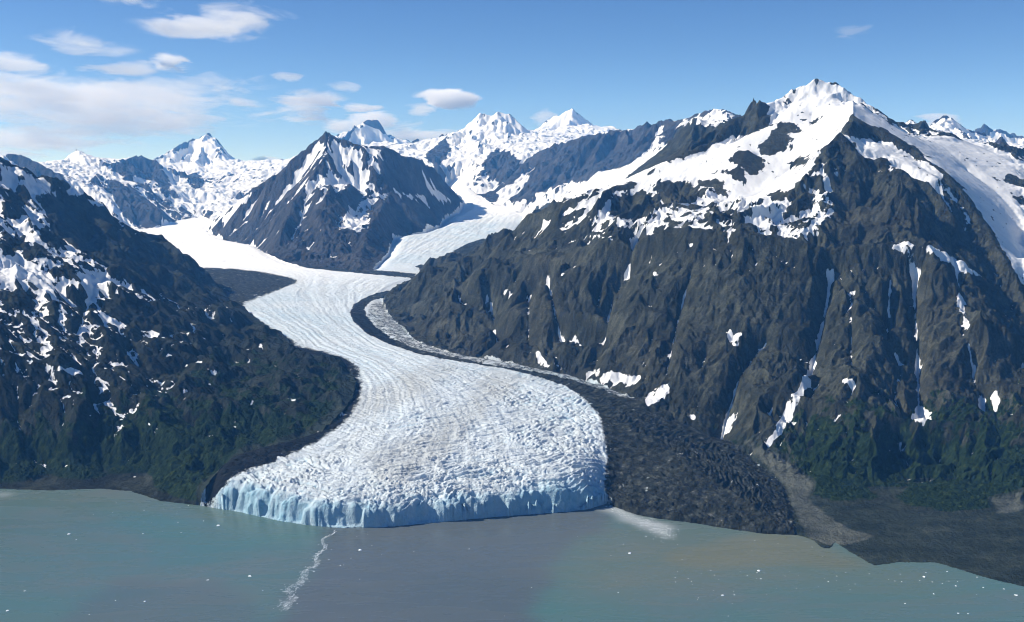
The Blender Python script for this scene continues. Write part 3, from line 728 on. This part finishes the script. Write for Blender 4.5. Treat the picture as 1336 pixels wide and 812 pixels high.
# ------------------------------------------------------------------ meshes
XYZ = np.stack([np.broadcast_to(XF, (ny, nx)), np.broadcast_to(YF, (ny, nx)), z], -1).astype(f32).reshape(-1, 3)
flab = np.where(ice, -1, lab)
flab = np.where(sea & ~ice, -2, flab)
fq = flab[:-1, :-1].copy()
# a face with any ice corner and sea corner belongs to the ice front
anyice = ice[:-1, :-1] | ice[1:, :-1] | ice[:-1, 1:] | ice[1:, 1:]
zz4 = np.maximum(np.maximum(z[:-1, :-1], z[1:, :-1]), np.maximum(z[:-1, 1:], z[1:, 1:]))
fq = np.where(anyice, -1, fq)
landv = lab[:-1, :-1]
fq = np.where((fq == -2) & (zz4 > -1), landv, fq)
fq = np.where(zz4 < -3, -9, fq)
idx = np.arange(nx * ny, dtype=np.int32).reshape(ny, nx)
quads = np.stack([idx[:-1, :-1], idx[:-1, 1:], idx[1:, 1:], idx[1:, :-1]], -1)


def make_mesh(name, sel, attrs):
    q = quads[sel]
    used, inv = np.unique(q, return_inverse=True)
    inv = inv.reshape(-1).astype(np.int32)
    me = bpy.data.meshes.new(name)
    me.vertices.add(len(used)); me.vertices.foreach_set('co', XYZ[used].ravel())
    me.loops.add(len(inv)); me.loops.foreach_set('vertex_index', inv)
    me.polygons.add(len(q)); me.polygons.foreach_set('loop_start', np.arange(0, len(inv), 4, dtype=np.int32))
    for k, v in attrs.items():
        a = me.attributes.new(k, 'FLOAT', 'POINT'); a.data.foreach_set('value', np.ascontiguousarray(v.reshape(-1)[used], dtype=f32))
    me.update(calc_edges=True)
    o = bpy.data.objects.new(name, me); C.objects.link(o)
    return o


def tag(o, label=None, cat=None, group=None, kind=None):
    if label: o['label'] = label
    if cat: o['category'] = cat
    if group: o['group'] = group
    if kind: o['kind'] = kind
    return o


# ------------------------------------------------------------------ materials
class NT:
    def __init__(s, name):
        s.m = bpy.data.materials.new(name); s.m.use_nodes = True
        s.t = s.m.node_tree; s.t.nodes.clear()
        s.out = s.n('ShaderNodeOutputMaterial')

    def n(s, typ, inputs=None, **kw):
        nd = s.t.nodes.new(typ)
        for k, v in kw.items(): setattr(nd, k, v)
        for k, v in (inputs or {}).items():
            if hasattr(v, 'is_output'): s.t.links.new(v, nd.inputs[k])
            else: nd.inputs[k].default_value = v
        return nd

    def attr(s, name): return s.n('ShaderNodeAttribute', attribute_name=name).outputs['Fac']

    def math(s, op, a, b=0.0, c=0.0, clamp=False):
        nd = s.n('ShaderNodeMath', {0: a, 1: b, 2: c}, operation=op); nd.use_clamp = clamp
        return nd.outputs[0]

    def mix(s, f, a, b, mode='MIX'):
        nd = s.n('ShaderNodeMix', data_type='RGBA', blend_type=mode)
        for k, v in ((0, f), (6, a), (7, b)):
            if hasattr(v, 'is_output'): s.t.links.new(v, nd.inputs[k])
            else: nd.inputs[k].default_value = v
        return nd.outputs[2]

    def ramp(s, f, *stops):
        nd = s.n('ShaderNodeValToRGB', {0: f})
        e = nd.color_ramp.elements
        while len(e) < len(stops): e.new(.5)
        for k, (p, c) in enumerate(stops):
            e[k].position = p; e[k].color = (*c, 1) if len(c) == 3 else c
        return nd.outputs[0]

    def noise(s, vec, scale, detail=4, rough=.55, dist=0.0):
        return s.n('ShaderNodeTexNoise', {'Vector': vec, 'Scale': scale, 'Detail': detail, 'Roughness': rough, 'Distortion': dist}).outputs[0]

    def pos(s): return s.n('ShaderNodeNewGeometry').outputs['Position']

    def scaled(s, vec, v):
        return s.n('ShaderNodeVectorMath', {0: vec, 1: v}, operation='MULTIPLY').outputs[0]


def rock_material(name, c_dark, c_mid, c_light, scale=1.0, veg=True, warm=False):
    t = NT(name)
    p = t.pos()
    n1 = t.noise(p, .0045 * scale, 6, .62)
    n2 = t.noise(t.scaled(p, (1, 1, .35)), .022 * scale, 6, .65)
    n3 = t.noise(p, .09 * scale, 4, .6)
    mixn = t.math('ADD', t.math('ADD', t.math('MULTIPLY', n1, .38), t.math('MULTIPLY', n2, .37)), t.math('MULTIPLY', n3, .25))
    rock = t.ramp(mixn, (.36, c_dark), (.5, c_mid), (.66, c_light))
    if warm: rock = t.mix(t.n('ShaderNodeMapRange', {0: t.noise(p, .0011, 4, .6), 1: .48, 2: .72, 4: .18}).outputs[0], rock, t.ramp(mixn, (.36, (.014, .011, .010)), (.5, (.046, .036, .031)), (.66, (.112, .092, .080))))
    gr = t.attr('gravel')
    gn = t.noise(t.scaled(p, (.5, 1, 1)), .012, 6, .7)
    gcol = t.mix(t.n('ShaderNodeMapRange', {0: t.math('ADD', gr, t.math('MULTIPLY', t.math('SUBTRACT', gn, .5), .9)), 1: .55, 2: .95}).outputs[0], t.ramp(gn, (.35, (.014, .020, .015)), (.65, (.040, .050, .038))), t.ramp(gn, (.35, (.052, .059, .050)), (.65, (.110, .118, .100))))
    col = t.mix(t.math('MULTIPLY', gr, 2.2, clamp=True), rock, gcol)
    if veg:
        vg = t.math('ADD', t.attr('veg'), t.math('MULTIPLY', t.math('SUBTRACT', n3, .5), .9))
        vf = t.n('ShaderNodeMapRange', {0: vg, 1: .35, 2: .7}, interpolation_type='SMOOTHSTEP').outputs[0]
        vcol = t.ramp(t.noise(p, .03, 5, .7), (.35, (.006, .013, .005)), (.55, (.014, .027, .009)), (.70, (.036, .052, .016)))
        col = t.mix(vf, col, vcol)
    sn = t.math('ADD', t.attr('snow'), t.math('MULTIPLY', t.math('SUBTRACT', n3, .5), .35))
    sf = t.n('ShaderNodeMapRange', {0: sn, 1: .38, 2: .60}, interpolation_type='SMOOTHSTEP').outputs[0]
    scol = t.ramp(t.noise(p, .004, 4, .6), (.3, (.70, .71, .72)), (.7, (.81, .81, .80)))
    col = t.mix(sf, col, scol)
    bh = t.math('ADD', t.math('MULTIPLY', n2, 26.0 / scale), t.math('MULTIPLY', n3, 7.0 / scale))
    bs = t.math('SUBTRACT', 1.0, t.math('MULTIPLY', sf, .88))
    bump = t.n('ShaderNodeBump', {'Height': bh, 'Strength': bs, 'Distance': 1.0})
    b = t.n('ShaderNodeBsdfPrincipled', {'Base Color': col, 'Roughness': .95, 'Specular IOR Level': .04, 'Normal': bump.outputs[0]})
    t.t.links.new(b.outputs[0], t.out.inputs[0])
    return t.m


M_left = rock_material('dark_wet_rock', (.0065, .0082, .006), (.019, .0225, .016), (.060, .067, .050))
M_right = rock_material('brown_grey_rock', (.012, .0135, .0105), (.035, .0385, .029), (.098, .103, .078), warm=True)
M_far = rock_material('distant_rock', (.018, .018, .019), (.042, .042, .042), (.095, .093, .090), .45, False)


def ice_material():
    t = NT('crevassed_ice')
    p = t.pos()
    d = t.attr('debris'); cv = t.attr('crevasse'); up_ = t.attr('firn'); band = t.attr('band')
    n1 = t.noise(p, .006, 5, .6)
    n2 = t.noise(t.scaled(p, (1, 1.5, 1)), .035, 5, .65)
    n3 = t.noise(p, .16, 3, .6)
    k = t.math('ADD', t.math('ADD', cv, .07), t.math('MULTIPLY', t.math('SUBTRACT', n2, .5), .9))
    icec_ = t.ramp(k, (.0, (.58, .64, .68)), (.35, (.45, .56, .63)), (.7, (.29, .46, .56)), (1.0, (.12, .28, .39)))
    warm = t.mix(t.n('ShaderNodeMapRange', {0: band, 1: .0, 2: 1.0}).outputs[0], icec_, (.42, .44, .44, 1))
    firn = t.mix(up_, warm, (.86, .86, .85, 1))
    dn = t.math('ADD', d, t.math('MULTIPLY', t.math('SUBTRACT', t.math('ADD', t.math('MULTIPLY', n2, .6), t.math('MULTIPLY', n3, .4)), .5), .95))
    df = t.n('ShaderNodeMapRange', {0: dn, 1: .38, 2: .62}, interpolation_type='SMOOTHSTEP').outputs[0]
    dcol = t.ramp(t.noise(p, .03, 6, .7), (.34, (.009, .0115, .010)), (.5, (.021, .0245, .021)), (.62, (.052, .058, .051)), (.74, (.20, .21, .21)))
    darkc = t.ramp(t.noise(p, .02, 6, .7), (.35, (.004, .005, .006)), (.55, (.009, .011, .011)), (.74, (.030, .033, .030)))
    dcol = t.mix(t.attr('deb_dark'), dcol, darkc)
    col = t.mix(df, firn, dcol)
    bump = t.n('ShaderNodeBump', {'Height': t.math('ADD', t.math('MULTIPLY', n2, 9.0), t.math('MULTIPLY', n3, 3.0)), 'Strength': t.math('SUBTRACT', .9, t.math('MULTIPLY', up_, .6)), 'Distance': 1.0})
    b = t.n('ShaderNodeBsdfPrincipled', {'Base Color': col, 'Roughness': .85, 'Specular IOR Level': .06, 'Normal': bump.outputs[0]})
    t.t.links.new(b.outputs[0], t.out.inputs[0])
    return t.m


M_ice = ice_material()
firn = sst(7600, 10500, YF) * (1 - .85 * tm * (1 - sst(12300, 14500, YF))) * np.ones((ny, nx), f32)
band = np.clip(.22 + 1.5 * fbm(latf * 18 + .6 * fbm(XF / 260., along / 260., 3, 56), along / 2500., 5, 81, .6) + .3 * fbm(XF / 90., along / 60., 4, 82), 0, 1)
BAND = [[(480, 395), (520, 388), (530, 440), (600, 462), (700, 480), (860, 532), (840, 535), (700, 488), (590, 468), (520, 446), (480, 420)], [(480, 395), (520, 388), (530, 440), (600, 462), (700, 480), (860, 532), (840, 535), (700, 488), (590, 468), (520, 446), (480, 420)], [(470, 590), (560, 565), (600, 530), (640, 480), (690, 495), (640, 530), (600, 580), (540, 620), (500, 640)], [(400, 545), (500, 500), (560, 475), (600, 480), (540, 520), (440, 560)]]
bm = blur(fill(cast, BAND, .003, 60, 83), 8, 2)
band = np.clip(band * .5 + .5 * bm, 0, .9).astype(f32)

objs = {}
landattr = {'snow': snow, 'veg': veg, 'gravel': grav}
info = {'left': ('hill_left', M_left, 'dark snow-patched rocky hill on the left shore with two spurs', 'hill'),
        'right': ('mountain_right', M_right, 'tall snow-capped rocky mountain filling the right side above the fan', 'mountain'),
        'center': ('mountain_center', M_far, 'blue shaded mountain standing in the fork of the glacier', 'mountain'),
        'farleft': ('mountain_range_left', M_far, 'distant snowy range beyond the left hill', 'mountain range'),
        'farpeak': ('mountain_peak_left', M_far, 'pointed far white peak at the head of the glacier on the left', 'mountain'),
        'farmid': ('mountain_range_middle', M_far, 'far snowy double summit behind the tributary ice', 'mountain range'),
        'wall': ('mountain_wall', M_far, 'dark rock wall above the tributary snow valley', 'mountain'),
        'farright': ('mountain_range_right', M_far, 'far small snowy peaks beyond the right shoulder', 'mountain range')}
for reg, (nm, mat, label, cat) in info.items():
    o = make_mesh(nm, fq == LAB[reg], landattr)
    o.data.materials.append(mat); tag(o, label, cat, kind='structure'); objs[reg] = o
o = make_mesh('glacier', fq == -1, {'debris': deb, 'crevasse': crev, 'firn': firn, 'band': band, 'deb_dark': deb_dark})
o.data.materials.append(M_ice); tag(o, 'broad white and blue crevassed glacier winding down to a cliff at the water', 'glacier', kind='structure')
print('meshes', round(time.time() - T0, 1))

#@@WATER
def water_material():
    t = NT('silty_water')
    p = t.pos()
    n1 = t.noise(t.scaled(p, (1, 1.6, 1)), .0013, 5, .55, .8)
    n2 = t.noise(t.scaled(p, (.5, 2.2, 1)), .006, 6, .65, .5)
    n3 = t.noise(t.scaled(p, (.35, 1.6, 1)), .03, 4, .6)
    k = t.math('ADD', t.math('ADD', t.math('MULTIPLY', n1, .6), t.math('MULTIPLY', n2, .28)), t.math('MULTIPLY', n3, .12))
    col = t.ramp(k, (.36, (.068, .146, .140)), (.5, (.082, .140, .138)), (.64, (.108, .138, .138)))
    sl_ = t.ramp(k, (.36, (.078, .102, .112)), (.64, (.098, .116, .124)))
    si_ = t.ramp(k, (.36, (.118, .138, .104)), (.64, (.150, .160, .118)))
    col = t.mix(t.attr('slate'), col, sl_)
    col = t.mix(t.attr('silt'), col, si_)
    col = t.mix(t.attr('slush'), col, (.36, .39, .39, 1))
    bump = t.n('ShaderNodeBump', {'Height': t.math('ADD', t.noise(p, .045, 4, .6), t.math('MULTIPLY', n3, 1.5)), 'Strength': .36, 'Distance': 1.0})
    b = t.n('ShaderNodeBsdfPrincipled', {'Base Color': col, 'Roughness': t.n('ShaderNodeMapRange', {0: n2, 1: .35, 2: .65, 3: .16, 4: .38}).outputs[0], 'IOR': 1.33, 'Specular IOR Level': .36, 'Normal': bump.outputs[0]})
    t.t.links.new(b.outputs[0], t.out.inputs[0])
    return t.m


R = 29000.0
gx = np.arange(-2400, 2401, 8.0); gy = np.arange(1900, 4401, 8.0)
WX, WY = np.meshgrid(gx, gy)
ws_, wl_ = WX / WY, np.log(WY)


def spread(polys, warp, blr, seed):
    r = np.zeros(WX.shape)
    a2 = ws_ + warp * fbm(WX / 240., WY / 160., 6, seed, .62); b2 = wl_ + warp * .8 * fbm(WX / 240., WY / 160., 6, seed + 1, .62)
    for pl in polys: r = np.maximum(r, inpoly(np.array([W(*q)[:2] for q in pl]), a2, b2))
    return np.clip(blur(r, blr, 2), 0, 1)


slate = spread([[(437, 680), (428, 702), (418, 722), (398, 752), (382, 772), (374, 800), (340, 850), (690, 850), (703, 790), (712, 760), (730, 725), (765, 700), (800, 684), (790, 655), (600, 660)], [(150, 755), (300, 762), (345, 800), (300, 860), (60, 860), (90, 800)]], .030, 3, 101)
slate *= np.where(WX < -700, .55, 1)
silt = np.maximum(spread([[(1020, 690), (1051, 700), (1120, 724), (1150, 738), (1110, 748), (1000, 741), (900, 746), (850, 738), (870, 715), (950, 700)]], .022, 5, 103), .5 * spread([[(800, 672), (880, 684), (1010, 700), (1120, 730), (1300, 760), (1336, 775), (1000, 760), (880, 775), (740, 790), (712, 770), (735, 725)]], .05, 12, 105))
silt = np.maximum(silt, .35 * spread([[(-200, 632), (0, 636), (170, 640), (262, 658), (330, 674), (300, 690), (180, 668), (0, 655), (-200, 655)]], .03, 9, 107))
slush = .8 * spread([[(786, 660), (812, 662), (838, 676), (872, 688), (878, 704), (850, 694), (815, 680), (790, 670)]], .02, 2, 109) + .5 * spread([[(-5, 642), (14, 644), (12, 648), (-5, 648)]], .01, 2, 110)
nvx, nvy = len(gx), len(gy)
vv = np.stack([WX, WY, np.zeros_like(WX)], -1).reshape(-1, 3)
x0_, x1_, y0_, y1_ = gx[0], gx[-1], gy[0], gy[-1]
corner = [(-R, -6000, 0), (R, -6000, 0), (R, R + 500, 0), (-R, R + 500, 0)]
iw = np.arange(nvx * nvy).reshape(nvy, nvx)
fq4 = np.stack([iw[:-1, :-1], iw[:-1, 1:], iw[1:, 1:], iw[1:, :-1]], -1).reshape(-1, 4).tolist()
nb = nvx * nvy
c00, c10, c11, c01 = int(iw[0, 0]), int(iw[0, -1]), int(iw[-1, -1]), int(iw[-1, 0])
fq4 += [(nb, nb + 1, c10, c00), (nb + 1, nb + 2, c11, c10), (nb + 2, nb + 3, c01, c11), (nb + 3, nb, c00, c01)]
me = bpy.data.meshes.new('water')
me.from_pydata(vv.tolist() + corner, [], fq4)
for nm_, arr in (('slate', slate), ('silt', silt), ('slush', slush)):
    at_ = me.attributes.new(nm_, 'FLOAT', 'POINT'); at_.data.foreach_set('value', np.concatenate([arr.reshape(-1), np.zeros(4)]).astype(f32))
wat = bpy.data.objects.new('water', me); C.objects.link(wat); me.materials.append(water_material())
tag(wat, 'milky grey-green fjord water in front of the glacier', 'water', kind='structure')

#@@HAZE
me = bpy.data.meshes.new('haze')
x0, x1, y0, y1, zz0, zz1 = -29500, 29500, -6500, 30500, -40, 3600
me.from_pydata([(x0, y0, zz0), (x1, y0, zz0), (x1, y1, zz0), (x0, y1, zz0), (x0, y0, zz1), (x1, y0, zz1), (x1, y1, zz1), (x0, y1, zz1)], [],
               [(3, 2, 1, 0), (4, 5, 6, 7), (0, 1, 5, 4), (1, 2, 6, 5), (2, 3, 7, 6), (3, 0, 4, 7)])
hz = bpy.data.objects.new('haze', me); C.objects.link(hz)
t = NT('blue_air')
v = t.n('ShaderNodeVolumePrincipled', {'Color': (.12, .42, 1.0, 1), 'Density': 1.9e-5, 'Anisotropy': .0, 'Absorption Color': (1, 1, 1, 1)})
t.t.links.new(v.outputs[0], t.out.inputs['Volume'])
me.materials.append(t.m); tag(hz, 'thin blue air between the camera and the far peaks', 'haze', kind='stuff')

#@@FLOES
import bmesh, random
rnd = random.Random(11)


def floe_bm(bm, x, y, r, seed):
    """a lump of drifting ice: flat below, broken above"""
    q = random.Random(seed)
    n = q.randint(6, 9); ring = []
    for k in range(n):
        a = 2 * math.pi * (k + .6 * q.random()) / n
        rr = r * (.6 + .5 * q.random())
        ring.append((x + rr * math.cos(a) * 1.25, y + rr * math.sin(a)))
    lo = [bm.verts.new((p[0], p[1], -.15 * r)) for p in ring]
    mid = [bm.verts.new((x + (p[0] - x) * .93, y + (p[1] - y) * .93, r * (.10 + .16 * q.random()))) for p in ring]
    hi = [bm.verts.new((x + (p[0] - x) * .5, y + (p[1] - y) * .5, r * (.22 + .4 * q.random()))) for p in ring]
    top = bm.verts.new((x, y, r * (.3 + .35 * q.random())))
    for k in range(n):
        m_ = (k + 1) % n
        bm.faces.new((lo[k], lo[m_], mid[m_], mid[k])); bm.faces.new((mid[k], mid[m_], hi[m_], hi[k])); bm.faces.new((hi[k], hi[m_], top))
    bm.faces.new(lo[::-1])


t = NT('floe_ice')
fc = t.ramp(t.noise(t.pos(), .4, 3, .6), (.35, (.62, .72, .78)), (.6, (.84, .86, .87)))
t.t.links.new(t.n('ShaderNodeBsdfPrincipled', {'Base Color': fc, 'Roughness': .6}).outputs[0], t.out.inputs[0])
M_floe = t.m
floe_me = []
for k in range(7):
    bm = bmesh.new(); floe_bm(bm, 0, 0, 1.0, 100 + k)
    me = bpy.data.meshes.new('ice_floe'); bm.to_mesh(me); bm.free(); me.materials.append(M_floe); floe_me.append(me)


def put_floe(px, py, r, label, group):
    a, l, _ = W(px, py); y = math.exp(l)
    if not inpoly(SEA, np.array([a]), np.array([l]))[0]: return
    o = bpy.data.objects.new('ice_floe', floe_me[rnd.randrange(7)]); C.objects.link(o)
    o.location = (a * y, y, 0); o.scale = (r, r, r * .8); o.rotation_euler.z = rnd.uniform(0, 6.28)
    tag(o, label, 'ice floe', group)


BIG = [((90, 697, 5.5), 'lone white ice floe on teal water off the left shore'), ((326, 752, 6), 'bright white floe on open water left of the foam streak'), ((470, 718, 6), 'white floe right of the foam streak, brightest of the few beside it'),
       ((271, 757, 4.5), 'small white ice floe just left of the bright floe on open water'), ((189, 785, 4.5), 'white floe low on the left, alone on purple-grey water'), ((10, 797, 4.5), 'white floe in the lower left corner of the water'),
       ((822, 722, 6), 'white floe at the left tip of the brown plume'), ((990, 745, 5.5), 'white floe below the long brown plume'), ((943, 777, 5.5), 'white floe on dark teal water beneath the plume'), ((1206, 753, 5.5), 'white floe just off the dark gravel point'),
       ((1326, 777, 5.5), 'white floe at the right edge near the shore'), ((285, 686, 6.5), 'larger white floe drifting close below the left end of the ice cliff')]
for (px, py, r), lb in BIG: put_floe(px, py, r, lb, 'scattered ice floes')
small_lb = 'tiny white ice floe speck drifting on the grey-green fjord'
for k in range(130):
    c = rnd.random()
    if c < .40: px, py = rnd.gauss(1090, 150), 745 + abs(rnd.gauss(0, 28))
    elif c < .55: px, py = rnd.gauss(240, 70), rnd.gauss(672, 14)
    elif c < .68: px, py = rnd.gauss(455, 30), rnd.gauss(725, 25)
    elif c < .80: px, py = rnd.gauss(860, 70), 700 + abs(rnd.gauss(0, 15))
    else: px, py = rnd.uniform(0, 1336), rnd.uniform(690, 810)
    if not (0 < px < 1336 and py < 811): continue
    put_floe(px, py, rnd.choice((1.2, 1.5, 1.8, 2.2, 3.0)), small_lb, 'scattered ice floes')
# crushed ice: too fine to count
for nm, lb, path, n, wid in [('brash_ice', 'pale streak of crushed ice trailing away from the ice cliff', [(436, 691), (426, 702), (420, 716), (414, 730), (405, 742), (392, 758), (380, 770), (378, 785), (372, 795)], 900, 5.0),
                             ('brash_ice', 'white patch of crushed ice beside the right end of the cliff', [(790, 660), (812, 668), (835, 678), (858, 688), (872, 702)], 700, 9.0)]:
    bm = bmesh.new()
    for k in range(n):
        f = rnd.random() ** .8 * (len(path) - 1.001); i = int(f); q = f - i
        w_ = wid * (.25 + 1.3 * (f / len(path)) ** 1.5) if n == 900 else wid * (.4 + .6 * math.sin(3.1 * f / len(path)))
        px = path[i][0] * (1 - q) + path[i + 1][0] * q + rnd.gauss(0, w_ * .8) + 4 * math.sin(f * 4); py = path[i][1] * (1 - q) + path[i + 1][1] * q + rnd.gauss(0, w_ * .35)
        a, l, _ = W(px, py); y = math.exp(l)
        floe_bm(bm, a * y, y, rnd.uniform(.5, 1.7), k)
    me = bpy.data.meshes.new(nm); bm.to_mesh(me); bm.free(); me.materials.append(M_floe)
    o = bpy.data.objects.new(nm, me); C.objects.link(o); tag(o, lb, 'brash ice', kind='stuff')

#@@CLOUDS
def cloud_material(dens, cov, sx, seed):
    t = NT('cloud_vapour')
    ob = t.n('ShaderNodeTexCoord').outputs['Object']
    p = t.pos()
    q = t.n('ShaderNodeVectorMath', {0: t.scaled(p, (1 / sx, .6 / sx, 4.2 / sx)), 1: (seed * 7.3, seed * 3.1, seed * 5.7)}, operation='ADD').outputs[0]
    n = t.noise(q, 1.0, 7, .64, .5)
    r = t.n('ShaderNodeVectorMath', {0: ob}, operation='LENGTH').outputs['Value']
    fall = t.n('ShaderNodeMapRange', {0: r, 1: 1.0, 2: .0}).outputs[0]
    d = t.math('ADD', t.math('MULTIPLY', t.math('SUBTRACT', n, .5), 4.4), t.math('SUBTRACT', t.math('MULTIPLY', fall, 1.5), cov + .16))
    d = t.math('MULTIPLY', t.n('ShaderNodeMapRange', {0: d, 1: 0.0, 2: .55}, interpolation_type='SMOOTHSTEP').outputs[0], dens)
    d = t.math('MULTIPLY', d, t.math('MULTIPLY', fall, 3.0, clamp=True))
    v = t.n('ShaderNodeVolumePrincipled', {'Color': (.995, .995, .995, 1), 'Density': d, 'Anisotropy': .1, 'Absorption Color': (1, 1, 1, 1)})
    t.t.links.new(v.outputs[0], t.out.inputs['Volume'])
    return t.m


CLOUDS = [  # left, top, right, bottom in the sky as seen from the aircraft, distance, density, cover, grain, lean, label
    (-160, 96, 175, 138, 44000, .8, .30, 2800, -2, 'white cloud band running in from the left edge, upper part of the bank'),
    (-60, 118, 300, 160, 44000, .9, .26, 3000, 3, 'broadest white cloud streak of the bank over the far left range'),
    (40, 104, 330, 132, 42000, .7, .40, 3200, 5, 'ragged white cloud streak along the upper right edge of the bank'),
    (30, 144, 310, 178, 46000, .7, .30, 2800, 2, 'low white cloud streak in the bank left of the pointed far peak'),
    (-120, 164, 150, 204, 47000, .7, .32, 3000, 0, 'lowest cloud of the bank, resting on the far left ridge'),
    (190, 16, 372, 46, 38000, 1.0, .34, 3000, 8, 'long white streak cloud slanting up to the right, highest of the large ones'),
    (55, 42, 170, 72, 38000, .35, .45, 3000, -2, 'thin wispy cloud high on the left below the blue'),
    (-40, 66, 70, 108, 40000, .8, .45, 3600, -8, 'cloud at the left edge just above the big bank'),
    (110, 76, 205, 98, 38000, .45, .45, 2600, 4, 'small ragged cloud left of a brighter puff'), (196, 68, 244, 92, 38000, .7, .4, 2200, 0, 'small bright puff right of the ragged cloud'),
    (338, 122, 452, 162, 40000, 1.1, .38, 3400, 3, 'white wedge cloud left of the lens clouds'), (432, 144, 520, 176, 46000, 1.0, .36, 3000, 4, 'rounded cloud behind the cloudy far peak'),
    (448, 134, 500, 146, 42000, .8, .3, 2400, 0, 'small flat cloud above the cloudy far peak'), (548, 117, 620, 141, 38000, 1.6, .12, 5000, -3, 'smooth bright lens-shaped cloud alone above the snow summit'),
    (526, 136, 566, 150, 38000, .5, .3, 2200, 0, 'faint small cloud under the lens-shaped cloud'), (425, 108, 470, 120, 40000, .35, .3, 2400, 0, 'faint small cloud high above the fork mountain'),
    (470, 160, 600, 192, 46000, .8, .42, 3600, 2, 'soft cloud wreathing the saddle behind the fork mountain'), (285, 128, 350, 144, 42000, .3, .4, 2600, 0, 'thin wisp between the bank and the wedge cloud'),
    (355, 94, 392, 106, 40000, .3, .35, 2400, 0, 'tiny faint cloud right of the bank'), (120, -14, 205, 12, 38000, .4, .4, 2600, 0, 'cloud cut by the top edge of the sky'),
    (320, 200, 370, 218, 47000, .4, .4, 2400, 0, 'small low cloud in the gap left of the fork mountain'), (1194, 146, 1252, 172, 44000, .45, .4, 2600, 0, 'thin cloud cap above the small far right peaks'),
    (690, 145, 730, 165, 44000, .3, .42, 2400, 12, 'thin wisp beside the farther snow summit'), (1090, 32, 1150, 50, 40000, .12, .4, 2800, 4, 'very faint wisp high on the right')]
for k, (xa, ya, xb, yb, Y, dens, cov, grain, lean, lb) in enumerate(CLOUDS):
    bm = bmesh.new(); bmesh.ops.create_icosphere(bm, subdivisions=3, radius=1.0)
    me = bpy.data.meshes.new('cloud'); bm.to_mesh(me); bm.free()
    xl, tt = ray((xa + xb) / 2, (ya + yb) / 2)
    rx = (xb - xa) / 2 * Y / F; rz = (yb - ya) / 2 * Y / F
    o = bpy.data.objects.new('cloud', me); C.objects.link(o)
    o.location = (float(xl) * Y, Y, H - float(tt) * Y); o.scale = (rx * 1.35, max(rx * 1.4, 1500), rz * 1.4); o.rotation_euler.y = -math.radians(lean)
    me.materials.append(cloud_material(3.0 * dens / max(rx * 1.3, 1500), cov, grain * .75, k + 1)); tag(o, lb, 'cloud', 'clouds in the sky')
print('clouds', round(time.time() - T0, 1))

# ------------------------------------------------------------------ light, sky, camera
AZ, EL = math.radians(-84), math.radians(37)
Ld = Vector((math.sin(AZ) * math.cos(EL), math.cos(AZ) * math.cos(EL), math.sin(EL)))
sl = bpy.data.lights.new('sun', 'SUN'); sl.energy = 5.0; sl.angle = math.radians(.53); sl.color = (1, .97, .92)
so = bpy.data.objects.new('sun', sl); C.objects.link(so); so.rotation_mode = 'QUATERNION'; so.rotation_quaternion = Ld.to_track_quat('Z', 'Y')
so.location = (0, 0, 5000)
w = bpy.data.worlds.new('World'); bpy.context.scene.world = w; w.use_nodes = True
nt = w.node_tree
bg = nt.nodes['Background']
sky = nt.nodes.new('ShaderNodeTexSky'); sky.sky_type = 'NISHITA'; sky.sun_disc = False
sky.sun_elevation = EL; sky.sun_rotation = AZ % (2 * math.pi); sky.altitude = 4000; sky.air_density = 1.0; sky.dust_density = .1; sky.ozone_density = 2.0
hs = nt.nodes.new('ShaderNodeHueSaturation'); hs.inputs['Saturation'].default_value = 1.22; hs.inputs['Hue'].default_value = .510
nt.links.new(sky.outputs[0], hs.inputs['Color']); nt.links.new(hs.outputs[0], bg.inputs[0]); bg.inputs[1].default_value = .085

cam = bpy.data.cameras.new('camera'); co = bpy.data.objects.new('camera', cam); C.objects.link(co)
cam.sensor_width = 36; cam.lens = 36 * F / 1336; cam.clip_start = 5; cam.clip_end = 200000
co.location = (0, 0, H); co.rotation_euler = (math.pi / 2 - PITCH, 0, 0)
sc = bpy.context.scene
sc.camera = co
sc.view_settings.view_transform = 'Standard'; sc.view_settings.look = 'None'; sc.view_settings.exposure = .42; sc.view_settings.gamma = 1
sc.render.engine = 'CYCLES'
sc.cycles.max_bounces = 16; sc.cycles.diffuse_bounces = 2; sc.cycles.glossy_bounces = 2; sc.cycles.volume_bounces = 16; sc.cycles.transparent_max_bounces = 8
sc.cycles.use_denoising = True
sc.cycles.filter_width = 1.0
print('done', round(time.time() - T0, 1))
